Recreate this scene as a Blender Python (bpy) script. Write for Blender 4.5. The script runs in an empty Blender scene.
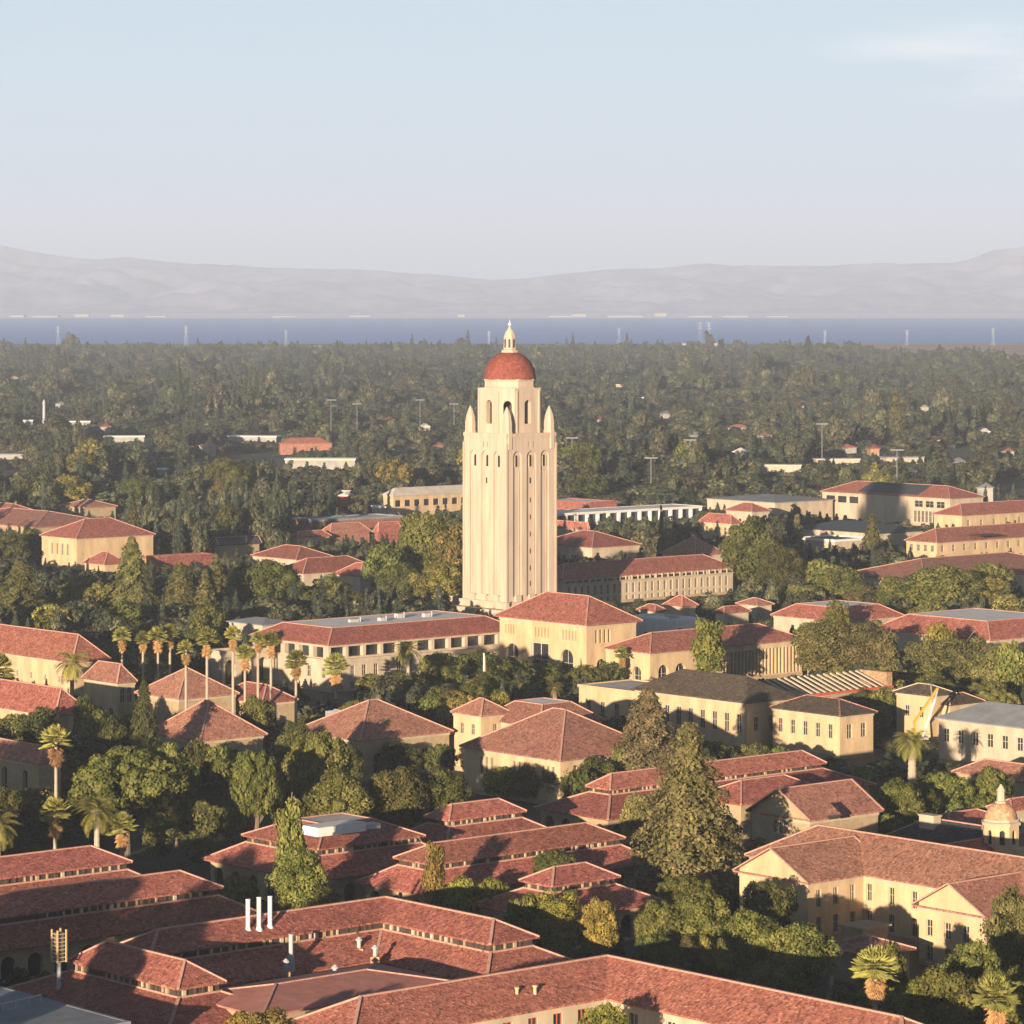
import bpy, bmesh, math, random
from mathutils import Vector
R = math.radians
random.seed(11)
SC = bpy.context.scene
COL = SC.collection

# ---------------------------------------------------------------- camera, sky, sun, exposure
FPX, HY, CAMZ = 3500.0, 300.0, 94.5          # focal length in pixels, row of the eye level, camera height (m)
cam = bpy.data.cameras.new("camera")
cam.sensor_width = 36.0
cam.lens = FPX / 1024.0 * 36.0
cam.shift_y = -(512.0 - HY) / 1024.0
cam.clip_start, cam.clip_end = 5.0, 90000.0
cam_o = bpy.data.objects.new("camera", cam)
cam_o.location = (0, 0, CAMZ)
cam_o.rotation_euler = (R(90), 0, 0)
COL.objects.link(cam_o)
SC.camera = cam_o

SUN_EL, SUN_AZ = R(6.5), R(19.5)             # sun behind the camera, to its left
sdir = Vector((-math.sin(SUN_AZ) * math.cos(SUN_EL), -math.cos(SUN_AZ) * math.cos(SUN_EL), math.sin(SUN_EL)))
world = bpy.data.worlds.new("World")
SC.world = world
world.use_nodes = True
wn, wl = world.node_tree.nodes, world.node_tree.links
bg = wn["Background"]
sky = wn.new("ShaderNodeTexSky")
sky.sky_type = 'NISHITA'
sky.sun_disc = False
sky.sun_elevation = SUN_EL
sky.sun_rotation = math.atan2(sdir.x, sdir.y)
sky.air_density, sky.dust_density, sky.ozone_density = 0.9, 0.3, 2.5
bg.inputs["Strength"].default_value = 0.05
# thin high veil over the clear sky, and one faint streak of cirrus at the upper right
wtc = wn.new("ShaderNodeTexCoord")
wmp = wn.new("ShaderNodeMapping"); wmp.inputs["Scale"].default_value = (9.0, 9.0, 60.0)
wno = wn.new("ShaderNodeTexNoise"); wno.inputs["Scale"].default_value = 1.6; wno.inputs["Detail"].default_value = 7
wl.new(wtc.outputs["Generated"], wmp.inputs[0]); wl.new(wmp.outputs[0], wno.inputs["Vector"])
wdp = wn.new("ShaderNodeVectorMath"); wdp.operation = 'DISTANCE'
wsc = wn.new("ShaderNodeVectorMath"); wsc.operation = 'MULTIPLY'; wsc.inputs[1].default_value = (1.0, 1.0, 5.0)
cd_ = Vector((0.146, 0.985, 0.0665)).normalized()
wdp.inputs[1].default_value = (cd_.x, cd_.y, cd_.z * 5)
wl.new(wtc.outputs["Generated"], wsc.inputs[0]); wl.new(wsc.outputs[0], wdp.inputs[0])
wmr = wn.new("ShaderNodeMapRange"); wmr.inputs[1].default_value = 0.0; wmr.inputs[2].default_value = 0.075; wmr.inputs[3].default_value = 1.0; wmr.inputs[4].default_value = 0.0
wl.new(wdp.outputs["Value"], wmr.inputs[0])
wn2 = wn.new("ShaderNodeMapRange"); wn2.inputs[1].default_value = 0.36; wn2.inputs[2].default_value = 0.72
wl.new(wno.outputs[0], wn2.inputs[0])
wmu = wn.new("ShaderNodeMath"); wmu.operation = 'MULTIPLY'; wl.new(wmr.outputs[0], wmu.inputs[0]); wl.new(wn2.outputs[0], wmu.inputs[1])
wm2 = wn.new("ShaderNodeMath"); wm2.operation = 'MULTIPLY'; wm2.inputs[1].default_value = 1.1; wl.new(wmu.outputs[0], wm2.inputs[0])
vsp = wn.new("ShaderNodeSeparateXYZ"); wl.new(wtc.outputs["Generated"], vsp.inputs[0])
vmr = wn.new("ShaderNodeMapRange"); vmr.inputs[1].default_value = 0.06; vmr.inputs[2].default_value = 0.38; vmr.inputs[3].default_value = 0.72; vmr.inputs[4].default_value = 0.0
wl.new(vsp.outputs[2], vmr.inputs[0])
veil = wn.new("ShaderNodeMix"); veil.data_type = 'RGBA'; veil.inputs[0].default_value = 0.45; veil.inputs[7].default_value = (5.9, 7.5, 9.3, 1)
wl.new(sky.outputs[0], veil.inputs[6]); wl.new(vmr.outputs[0], veil.inputs[0])
cir = wn.new("ShaderNodeMix"); cir.data_type = 'RGBA'; cir.inputs[7].default_value = (10.6, 10.2, 10.0, 1)
wl.new(wm2.outputs[0], cir.inputs[0]); wl.new(veil.outputs[2], cir.inputs[6])
wl.new(cir.outputs[2], bg.inputs["Color"])
sun = bpy.data.lights.new("sun", 'SUN')
sun.energy = 5.0
sun.angle = R(0.5)
sun.color = (1.0, 0.81, 0.60)
sun_o = bpy.data.objects.new("sun", sun)
sun_o.rotation_euler = sdir.to_track_quat('Z', 'Y').to_euler()
sun_o.location = sdir * 400
COL.objects.link(sun_o)
SC.view_settings.view_transform = 'Standard'
SC.view_settings.look = 'None'
SC.view_settings.exposure = 1.22
SC.view_settings.gamma = 1.0
SC.cycles.max_bounces = 6
SC.cycles.diffuse_bounces = 2
SC.cycles.glossy_bounces = 2
SC.cycles.volume_bounces = 1
SC.cycles.use_denoising = True
HAZE_DENSITY = 6.0e-5

# ---------------------------------------------------------------- geometry of the view and the campus grid
TH = R(41.0)
UX, UY = math.cos(TH), math.sin(TH)           # local x: right and away
WX, WY = -math.sin(TH), math.cos(TH)          # local y: left and away

def at(px, py, z=0.0):
    y = FPX * (CAMZ - z) / (py - HY)
    return Vector(((px - 512.0) * y / FPX, y, z))

def pix(x, y, z):
    return (512 + FPX * x / y, HY + FPX * (CAMZ - z) / y)

def along_u(p, px):
    t = (px - 512.0) / FPX
    return (t * p.y - p.x) / (UX - t * UY)

def along_w(p, px):
    t = (px - 512.0) / FPX
    return (t * p.y - p.x) / (WX - t * WY)

def uw(x, y):
    return x * UX + y * UY, x * WX + y * WY

# ---------------------------------------------------------------- materials
MATS = {}
def nodes_of(name):
    m = bpy.data.materials.new(name)
    m.use_nodes = True
    MATS[name] = m
    n, l = m.node_tree.nodes, m.node_tree.links
    return m, n, l, n["Principled BSDF"]

def ramp(n, stops):
    r = n.new("ShaderNodeValToRGB")
    e = r.color_ramp.elements
    while len(e) < len(stops):
        e.new(0.5)
    for k, (p, c) in enumerate(stops):
        e[k].position = p
        e[k].color = (*c, 1)
    return r

def mat_tile(name, a, b, c, scale=2.9, rough=0.8):
    m, n, l, p = nodes_of(name)
    tc = n.new("ShaderNodeTexCoord")
    vo = n.new("ShaderNodeTexVoronoi"); vo.inputs["Scale"].default_value = scale
    no = n.new("ShaderNodeTexNoise"); no.inputs["Scale"].default_value = 0.35; no.inputs["Detail"].default_value = 5
    n2 = n.new("ShaderNodeTexNoise"); n2.inputs["Scale"].default_value = 1.7; n2.inputs["Detail"].default_value = 3
    for t in (vo, no, n2): l.new(tc.outputs["Object"], t.inputs["Vector"])
    sep = n.new("ShaderNodeSeparateColor"); l.new(vo.outputs["Color"], sep.inputs[0])
    r = ramp(n, [(0.05, a), (0.4, b), (0.7, b), (1.0, c)])
    l.new(sep.outputs[0], r.inputs[0])
    r2 = ramp(n, [(0.3, (0.8, 0.79, 0.8)), (0.5, (0.97, 0.97, 0.97)), (0.75, (1.08, 1.06, 1.04))])
    l.new(no.outputs[0], r2.inputs[0])
    mx = n.new("ShaderNodeMix"); mx.data_type = 'RGBA'; mx.blend_type = 'MULTIPLY'; mx.inputs[0].default_value = 0.9
    l.new(r.outputs[0], mx.inputs[6]); l.new(r2.outputs[0], mx.inputs[7])
    r3 = ramp(n, [(0.35, (0.75, 0.74, 0.76)), (0.65, (1.12, 1.1, 1.06))])
    l.new(n2.outputs[0], r3.inputs[0])
    m2 = n.new("ShaderNodeMix"); m2.data_type = 'RGBA'; m2.blend_type = 'MULTIPLY'; m2.inputs[0].default_value = 0.8
    l.new(mx.outputs[2], m2.inputs[6]); l.new(r3.outputs[0], m2.inputs[7])
    oi = n.new("ShaderNodeObjectInfo")
    hs = n.new("ShaderNodeHueSaturation")
    mr = n.new("ShaderNodeMapRange"); mr.inputs[3].default_value = 0.78; mr.inputs[4].default_value = 1.12
    m4 = n.new("ShaderNodeMath"); m4.operation = 'MULTIPLY'; m4.inputs[1].default_value = 13.7
    m3 = n.new("ShaderNodeMath"); m3.operation = 'FRACT'
    mh = n.new("ShaderNodeMapRange"); mh.inputs[3].default_value = 0.494; mh.inputs[4].default_value = 0.504
    l.new(oi.outputs["Random"], mr.inputs[0]); l.new(mr.outputs[0], hs.inputs["Value"])
    l.new(oi.outputs["Random"], m4.inputs[0]); l.new(m4.outputs[0], m3.inputs[0]); l.new(m3.outputs[0], mh.inputs[0]); l.new(mh.outputs[0], hs.inputs["Hue"])
    l.new(m2.outputs[2], hs.inputs["Color"])
    l.new(hs.outputs[0], p.inputs["Base Color"])
    p.inputs["Roughness"].default_value = rough
    p.inputs["Specular IOR Level"].default_value = 0.2
    bp = n.new("ShaderNodeBump"); bp.inputs["Strength"].default_value = 0.6; bp.inputs["Distance"].default_value = 0.12
    l.new(vo.outputs["Distance"], bp.inputs["Height"]); l.new(bp.outputs[0], p.inputs["Normal"])
    return m

def mat_plain(name, c, rough=0.8, var=0.18, scale=0.6, metal=0.0, spec=0.3, streak=0.0):
    m, n, l, p = nodes_of(name)
    tc = n.new("ShaderNodeTexCoord")
    mp = n.new("ShaderNodeMapping"); l.new(tc.outputs["Object"], mp.inputs[0])
    if streak: mp.inputs["Scale"].default_value = (1, 1, streak)
    no = n.new("ShaderNodeTexNoise"); no.inputs["Scale"].default_value = scale; no.inputs["Detail"].default_value = 6
    no.inputs["Roughness"].default_value = 0.65
    l.new(mp.outputs[0], no.inputs["Vector"])
    lo = tuple(x * (1 - var) for x in c); hi = tuple(min(0.95, x * (1 + var)) for x in c)
    r = ramp(n, [(0.3, lo), (0.7, hi)])
    l.new(no.outputs[0], r.inputs[0]); l.new(r.outputs[0], p.inputs["Base Color"])
    p.inputs["Roughness"].default_value = rough
    p.inputs["Metallic"].default_value = metal
    p.inputs["Specular IOR Level"].default_value = spec
    return m

def mat_leaf(name, dark, mid, light, hue=(0.465, 0.508)):
    m, n, l, p = nodes_of(name)
    oi = n.new("ShaderNodeObjectInfo")
    tc = n.new("ShaderNodeTexCoord")
    no = n.new("ShaderNodeTexNoise"); no.inputs["Scale"].default_value = 5.0; no.inputs["Detail"].default_value = 4
    l.new(tc.outputs["Object"], no.inputs["Vector"])
    at_ = n.new("ShaderNodeAttribute"); at_.attribute_name = "leaf"
    ad = n.new("ShaderNodeMath"); ad.operation = 'ADD'
    l.new(no.outputs[0], ad.inputs[0]); l.new(at_.outputs["Fac"], ad.inputs[1])
    hf = n.new("ShaderNodeMath"); hf.operation = 'MULTIPLY'; hf.inputs[1].default_value = 0.5
    l.new(ad.outputs[0], hf.inputs[0])
    r = ramp(n, [(0.2, dark), (0.5, mid), (0.8, light)])
    l.new(hf.outputs[0], r.inputs[0])
    mx = n.new("ShaderNodeMix"); mx.data_type = 'RGBA'; mx.blend_type = 'MULTIPLY'; mx.inputs[0].default_value = 1.0
    l.new(r.outputs[0], mx.inputs[6]); l.new(oi.outputs["Color"], mx.inputs[7])
    hs = n.new("ShaderNodeHueSaturation")
    mr = n.new("ShaderNodeMapRange"); mr.inputs[3].default_value = 0.6; mr.inputs[4].default_value = 1.35
    l.new(oi.outputs["Random"], mr.inputs[0]); l.new(mr.outputs[0], hs.inputs["Value"])
    m3 = n.new("ShaderNodeMath"); m3.operation = 'FRACT'
    m4 = n.new("ShaderNodeMath"); m4.operation = 'MULTIPLY'; m4.inputs[1].default_value = 17.3
    l.new(oi.outputs["Random"], m4.inputs[0]); l.new(m4.outputs[0], m3.inputs[0])
    mh = n.new("ShaderNodeMapRange"); mh.inputs[3].default_value, mh.inputs[4].default_value = hue
    l.new(m3.outputs[0], mh.inputs[0]); l.new(mh.outputs[0], hs.inputs["Hue"])
    l.new(mx.outputs[2], hs.inputs["Color"])
    l.new(hs.outputs[0], p.inputs["Base Color"])
    p.inputs["Roughness"].default_value = 0.7
    p.inputs["Specular IOR Level"].default_value = 0.15
    return m

TILE = mat_tile("red_tile", (0.17, 0.06, 0.044), (0.33, 0.113, 0.078), (0.45, 0.19, 0.135))
TILE_OLD = mat_tile("weathered_tile", (0.19, 0.084, 0.058), (0.33, 0.15, 0.1), (0.42, 0.225, 0.155))
TILE_BROWN = mat_tile("brown_tile", (0.05, 0.038, 0.027), (0.085, 0.064, 0.044), (0.14, 0.105, 0.07))
SLATE = mat_tile("slate", (0.035, 0.035, 0.038), (0.055, 0.055, 0.06), (0.085, 0.083, 0.085))
TILE_DOME = mat_tile("dome_tile", (0.20, 0.052, 0.036), (0.27, 0.074, 0.050), (0.34, 0.11, 0.075), 2.0)
TILE_TAN = mat_tile("tan_tile", (0.30, 0.17, 0.09), (0.42, 0.25, 0.14), (0.5, 0.33, 0.2), 3.0)
CAP = mat_plain("ridge_mortar", (0.40, 0.22, 0.165), 0.9, 0.25, 2)
STONE = mat_plain("pale_stone", (0.435, 0.332, 0.245), 0.85, 0.16, 0.5, streak=0.12)
YELLOW = mat_plain("yellow_stucco", (0.46, 0.325, 0.185), 0.85, 0.22, 0.4, streak=0.3)
CREAM = mat_plain("cream_stucco", (0.41, 0.325, 0.23), 0.85, 0.2, 0.4, streak=0.3)
SAND = mat_plain("sandstone", (0.33, 0.245, 0.145), 0.9, 0.2, 0.7)
WHITE = mat_plain("white_paint", (0.62, 0.59, 0.55), 0.6, 0.08)
WHITEROOF = mat_plain("pale_membrane", (0.66, 0.60, 0.53), 0.7, 0.15, 0.25)
TANROOF = mat_plain("tan_membrane", (0.45, 0.385, 0.32), 0.85, 0.2, 0.25)
GREYROOF = mat_plain("grey_metal", (0.19, 0.195, 0.205), 0.75, 0.2, 0.4, spec=0.2)
DARKROOF = mat_plain("dark_panel_and_shadow", (0.04, 0.045, 0.055), 0.75, 0.2, 0.4)
GLASS = mat_plain("dark_glass", (0.022, 0.024, 0.028), 0.15, 0.3, 1.0, spec=0.6)
TIMBER = mat_plain("dark_timber", (0.055, 0.04, 0.03), 0.8, 0.3, 1.5)
FRAME = mat_plain("window_frame", (0.40, 0.34, 0.26), 0.7, 0.1)
STEEL = mat_plain("galvanised_steel", (0.36, 0.355, 0.35), 0.6, 0.1, 1.5, metal=0.0)
PINKROOF = mat_plain("pink_flat_tile", (0.36, 0.145, 0.11), 0.85, 0.22, 0.5)
PIPEW = mat_plain("white_pipe", (0.62, 0.60, 0.57), 0.5, 0.06)
YPAINT = mat_plain("yellow_paint", (0.50, 0.27, 0.03), 0.5, 0.08)
DUCT = mat_plain("beige_duct", (0.40, 0.33, 0.18), 0.7, 0.3, 2.5)
REDP = mat_plain("red_paint", (0.42, 0.08, 0.05), 0.6, 0.1)
BLACKP = mat_plain("dark_rubber", (0.03, 0.03, 0.03), 0.8, 0.1)
PYLON = mat_plain("pylon_steel", (0.6, 0.6, 0.6), 0.5, 0.05)
BARK = mat_plain("bark", (0.13, 0.095, 0.068), 0.95, 0.35, 3)
PALEBARK = mat_plain("pale_bark", (0.33, 0.265, 0.19), 0.9, 0.3, 2)
LEAF = mat_leaf("broad_leaves", (0.026, 0.034, 0.009), (0.100, 0.103, 0.028), (0.225, 0.200, 0.060))
NEEDLE = mat_leaf("needles", (0.026, 0.031, 0.012), (0.097, 0.093, 0.035), (0.205, 0.178, 0.068))
PALMLEAF = mat_leaf("palm_fronds", (0.08, 0.09, 0.024), (0.18, 0.18, 0.05), (0.32, 0.28, 0.09), (0.485, 0.505))
DEADLEAF = mat_leaf("dead_fronds", (0.14, 0.085, 0.035), (0.28, 0.18, 0.08), (0.40, 0.27, 0.125), (0.492, 0.508))
FORESTLEAF = mat_leaf("forest_leaves", (0.014, 0.020, 0.011), (0.058, 0.062, 0.030), (0.18, 0.16, 0.072), (0.468, 0.518))

DARKNEEDLE = mat_leaf("dark_needles", (0.012, 0.019, 0.012), (0.036, 0.046, 0.027), (0.085, 0.092, 0.05), (0.48, 0.51))
FARWALL = mat_plain("far_wall", (0.29, 0.26, 0.23), 0.85, 0.25, 0.3)

# ---------------------------------------------------------------- mesh builder
class MB:
    def __init__(s):
        s.v, s.f, s.mi, s.mats = [], [], [], []
    def _m(s, m):
        if m not in s.mats: s.mats.append(m)
        return s.mats.index(m)
    def face(s, pts, m):
        k = len(s.v)
        s.v.extend([tuple(p) for p in pts])
        s.f.append(tuple(range(k, k + len(pts)))); s.mi.append(s._m(m))
    def box(s, x0, x1, y0, y1, z0, z1, m, top=None):
        k = len(s.v)
        s.v += [(x0, y0, z0), (x1, y0, z0), (x1, y1, z0), (x0, y1, z0), (x0, y0, z1), (x1, y0, z1), (x1, y1, z1), (x0, y1, z1)]
        for q, ff in enumerate(((0, 3, 2, 1), (4, 5, 6, 7), (0, 1, 5, 4), (1, 2, 6, 5), (2, 3, 7, 6), (3, 0, 4, 7))):
            s.f.append(tuple(k + i for i in ff)); s.mi.append(s._m(top if (q == 1 and top) else m))
    def tube(s, p0, p1, r0, r1, m, n=8, caps=True):
        p0, p1 = Vector(p0), Vector(p1)
        d = (p1 - p0)
        if d.length < 1e-6: return
        d.normalize()
        a = d.orthogonal().normalized(); b = d.cross(a)
        k = len(s.v)
        for p, r in ((p0, r0), (p1, r1)):
            for i in range(n):
                t = 2 * math.pi * i / n
                s.v.append(tuple(p + a * (r * math.cos(t)) + b * (r * math.sin(t))))
        mi = s._m(m)
        for i in range(n):
            j = (i + 1) % n
            s.f.append((k + i, k + j, k + n + j, k + n + i)); s.mi.append(mi)
        if caps:
            s.f.append(tuple(k + i for i in reversed(range(n)))); s.mi.append(mi)
            s.f.append(tuple(k + n + i for i in range(n))); s.mi.append(mi)
    def bar(s, p0, p1, w, h, m):
        p0, p1 = Vector(p0), Vector(p1)
        d = p1 - p0
        if d.length < 1e-6: return
        side = Vector((-d.y, d.x, 0))
        if side.length < 1e-6: side = Vector((1, 0, 0))
        side.normalize(); side *= w / 2
        up = d.normalized().cross(side.normalized()); up = -up if up.z < 0 else up
        up *= h / 2
        k = len(s.v)
        for p in (p0, p1):
            for q in (side + up, -side + up, -side - up, side - up): s.v.append(tuple(p + q))
        mi = s._m(m)
        for ff in ((0, 1, 5, 4), (1, 2, 6, 5), (2, 3, 7, 6), (3, 0, 4, 7), (3, 2, 1, 0), (4, 5, 6, 7)):
            s.f.append(tuple(k + i for i in ff)); s.mi.append(mi)
    def lathe(s, prof, m, n=24, cx=0, cy=0, rot=0.0):
        k = len(s.v)
        for r, z in prof:
            for i in range(n):
                t = 2 * math.pi * i / n + rot
                s.v.append((cx + r * math.cos(t), cy + r * math.sin(t), z))
        mi = s._m(m)
        for j in range(len(prof) - 1):
            for i in range(n):
                i2 = (i + 1) % n
                s.f.append((k + j * n + i, k + j * n + i2, k + (j + 1) * n + i2, k + (j + 1) * n + i)); s.mi.append(mi)
        s.f.append(tuple(k + (len(prof) - 1) * n + i for i in range(n))); s.mi.append(mi)
    def mesh(s, name, smooth=False):
        me = bpy.data.meshes.new(name)
        me.from_pydata(s.v, [], s.f)
        for m in s.mats: me.materials.append(m)
        if s.mats: me.polygons.foreach_set("material_index", s.mi)
        if smooth: me.polygons.foreach_set("use_smooth", [True] * len(s.f))
        me.update()
        return me
    def build(s, name, parent=None, loc=None, smooth=False):
        o = bpy.data.objects.new(name, s.mesh(name, smooth))
        COL.objects.link(o)
        if parent is not None: o.parent = parent
        if loc is not None: o.location = loc
        return o

def link(name, me, parent=None, loc=(0, 0, 0), rz=0.0, scale=(1, 1, 1)):
    o = bpy.data.objects.new(name, me)
    COL.objects.link(o)
    o.parent = parent; o.location = loc; o.rotation_euler = (0, 0, rz); o.scale = scale
    return o

def tag(o, label=None, cat=None, group=None, kind=None):
    if label: o["label"] = label
    if cat: o["category"] = cat
    if group: o["group"] = group
    if kind: o["kind"] = kind
    return o

def thing(name, label, cat, loc=(0, 0, 0), rz=0.0, group=None):
    o = bpy.data.objects.new(name, None)
    o.empty_display_size = 1.0
    COL.objects.link(o)
    o.location = loc; o.rotation_euler = (0, 0, rz)
    return tag(o, label, cat, group)
# ---------------------------------------------------------------- buildings
FOOT, KEEP, MARKS = [], [], []     # footprints on the grid, roofs that must stay in view, landmarks for tree labels

def wall_run(mb, p0, d, nrm, length, z0, z1, holes, mat, depth=0.3):
    """One straight wall with real openings: p0 start, d direction, nrm outward; holes = (s0, s1, za, zb, arch)."""
    ss = sorted({0.0, length, *[h[0] for h in holes], *[h[1] for h in holes]})
    zs = sorted({z0, z1, *[h[2] for h in holes], *[h[3] for h in holes]})
    P = lambda s, z, q=0.0: (p0[0] + d[0] * s - nrm[0] * q, p0[1] + d[1] * s - nrm[1] * q, z)
    for i in range(len(ss) - 1):
        sm = (ss[i] + ss[i + 1]) / 2
        for j in range(len(zs) - 1):
            zm = (zs[j] + zs[j + 1]) / 2
            if any(h[0] < sm < h[1] and h[2] < zm < h[3] for h in holes): continue
            mb.face([P(ss[i], zs[j]), P(ss[i + 1], zs[j]), P(ss[i + 1], zs[j + 1]), P(ss[i], zs[j + 1])], mat)
    for h in holes:
        s0, s1, za, zb, arch = h
        dp = depth
        mb.face([P(s0, za), P(s0, zb), P(s0, zb, dp), P(s0, za, dp)], mat)
        mb.face([P(s1, za), P(s1, zb), P(s1, zb, dp), P(s1, za, dp)], mat)
        mb.face([P(s0, za), P(s1, za), P(s1, za, dp), P(s0, za, dp)], mat)
        if not arch:
            mb.face([P(s0, zb), P(s1, zb), P(s1, zb, dp), P(s0, zb, dp)], mat)
        else:
            c, rx = (s0 + s1) / 2, (s1 - s0) / 2
            rz = min(rx, (zb - za) * 0.6)
            zc = zb - rz
            N = 6
            left = [(c - rx * math.cos(t * math.pi / 2 / N), zc + rz * math.sin(t * math.pi / 2 / N)) for t in range(N + 1)]
            right = [(2 * c - s, z) for s, z in left]
            for side, cs in ((left, s0), (right, s1)):
                for t in range(N):
                    mb.face([P(cs, zb), P(*side[t]), P(*side[t + 1])], mat)
                    mb.face([P(*side[t]), P(*side[t + 1]), P(*side[t + 1], dp), P(*side[t], dp)], mat)

WINMESH = {}
def window_mesh(w, h, style):
    key = (round(w, 2), round(h, 2), style)
    if key not in WINMESH:
        mb = MB()
        fm = {'red': REDP, 'pale': WHITE}.get(style, FRAME)
        mb.face([(-w / 2, 0, 0), (w / 2, 0, 0), (w / 2, 0, h), (-w / 2, 0, h)], GLASS)
        t = max(0.06, min(0.12, w * 0.08))
        if style != 'void':
            for x0, x1, z0, z1 in ((-w / 2, -w / 2 + t, 0, h), (w / 2 - t, w / 2, 0, h), (-w / 2 + t, w / 2 - t, 0, t), (-w / 2 + t, w / 2 - t, h - t, h),
                                   (-t / 2, t / 2, t, h - t), (-w / 2 + t, -t / 2, h * .55, h * .55 + t * .8), (t / 2, w / 2 - t, h * .55, h * .55 + t * .8)):
                mb.box(x0, x1, -0.09, -0.004, z0, z1, fm)
            mb.box(-w / 2 - .15, w / 2 + .15, -.40, -.268, -.16, .02, CREAM)
        WINMESH[key] = mb.mesh("window")
    return WINMESH[key]

def roof_mesh(mb, a0, a1, b0, b1, ze, rise, axis, ends, mat, th=0.25, run=None, caps=None, topmat=None):
    """Hip / gable roof over an eave rectangle; run gives a cut-off hip with a flat top."""
    zt = ze + th
    E = [(a0, b0), (a1, b0), (a1, b1), (a0, b1)]
    for i in range(4):
        p, q = E[i], E[(i + 1) % 4]
        mb.face([(*p, ze), (*q, ze), (*q, zt), (*p, zt)], mat)
    mb.face([(*p, ze) for p in reversed(E)], mat)
    C = lambda p: (p[0], p[1], zt)
    if run:
        T = [(a0 + run, b0 + run), (a1 - run, b0 + run), (a1 - run, b1 - run), (a0 + run, b1 - run)]
        TZ = [(*p, zt + rise) for p in T]
        for i in range(4):
            mb.face([C(E[i]), C(E[(i + 1) % 4]), TZ[(i + 1) % 4], TZ[i]], mat)
            if caps is not None:
                caps.append((C(E[i]), TZ[i])); caps.append((TZ[i], TZ[(i + 1) % 4]))
        mb.face(TZ, topmat or mat)
        return
    if axis == 'a':
        hw, mid = (b1 - b0) / 2, (b0 + b1) / 2
        i0, i1 = (hw if ends[0] else 0), (hw if ends[1] else 0)
        r0, r1 = (a0 + i0, mid, zt + rise), (a1 - i1, mid, zt + rise)
        mb.face([C(E[0]), C(E[1]), r1, r0], mat)
        mb.face([C(E[2]), C(E[3]), r0, r1], mat)
        if i0: mb.face([C(E[3]), C(E[0]), r0], mat)
        if i1: mb.face([C(E[1]), C(E[2]), r1], mat)
        hips = [(E[0], r0), (E[3], r0), (E[1], r1), (E[2], r1)]
    else:
        hw, mid = (a1 - a0) / 2, (a0 + a1) / 2
        i0, i1 = (hw if ends[0] else 0), (hw if ends[1] else 0)
        r0, r1 = (mid, b0 + i0, zt + rise), (mid, b1 - i1, zt + rise)
        mb.face([C(E[3]), C(E[0]), r0, r1], mat)
        mb.face([C(E[1]), C(E[2]), r1, r0], mat)
        if i0: mb.face([C(E[0]), C(E[1]), r0], mat)
        if i1: mb.face([C(E[2]), C(E[3]), r1], mat)
        hips = [(E[0], r0), (E[1], r0), (E[2], r1), (E[3], r1)]
    if caps is not None:
        caps.append((r0, r1))
        for e, r in hips: caps.append((C(e), r))

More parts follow.
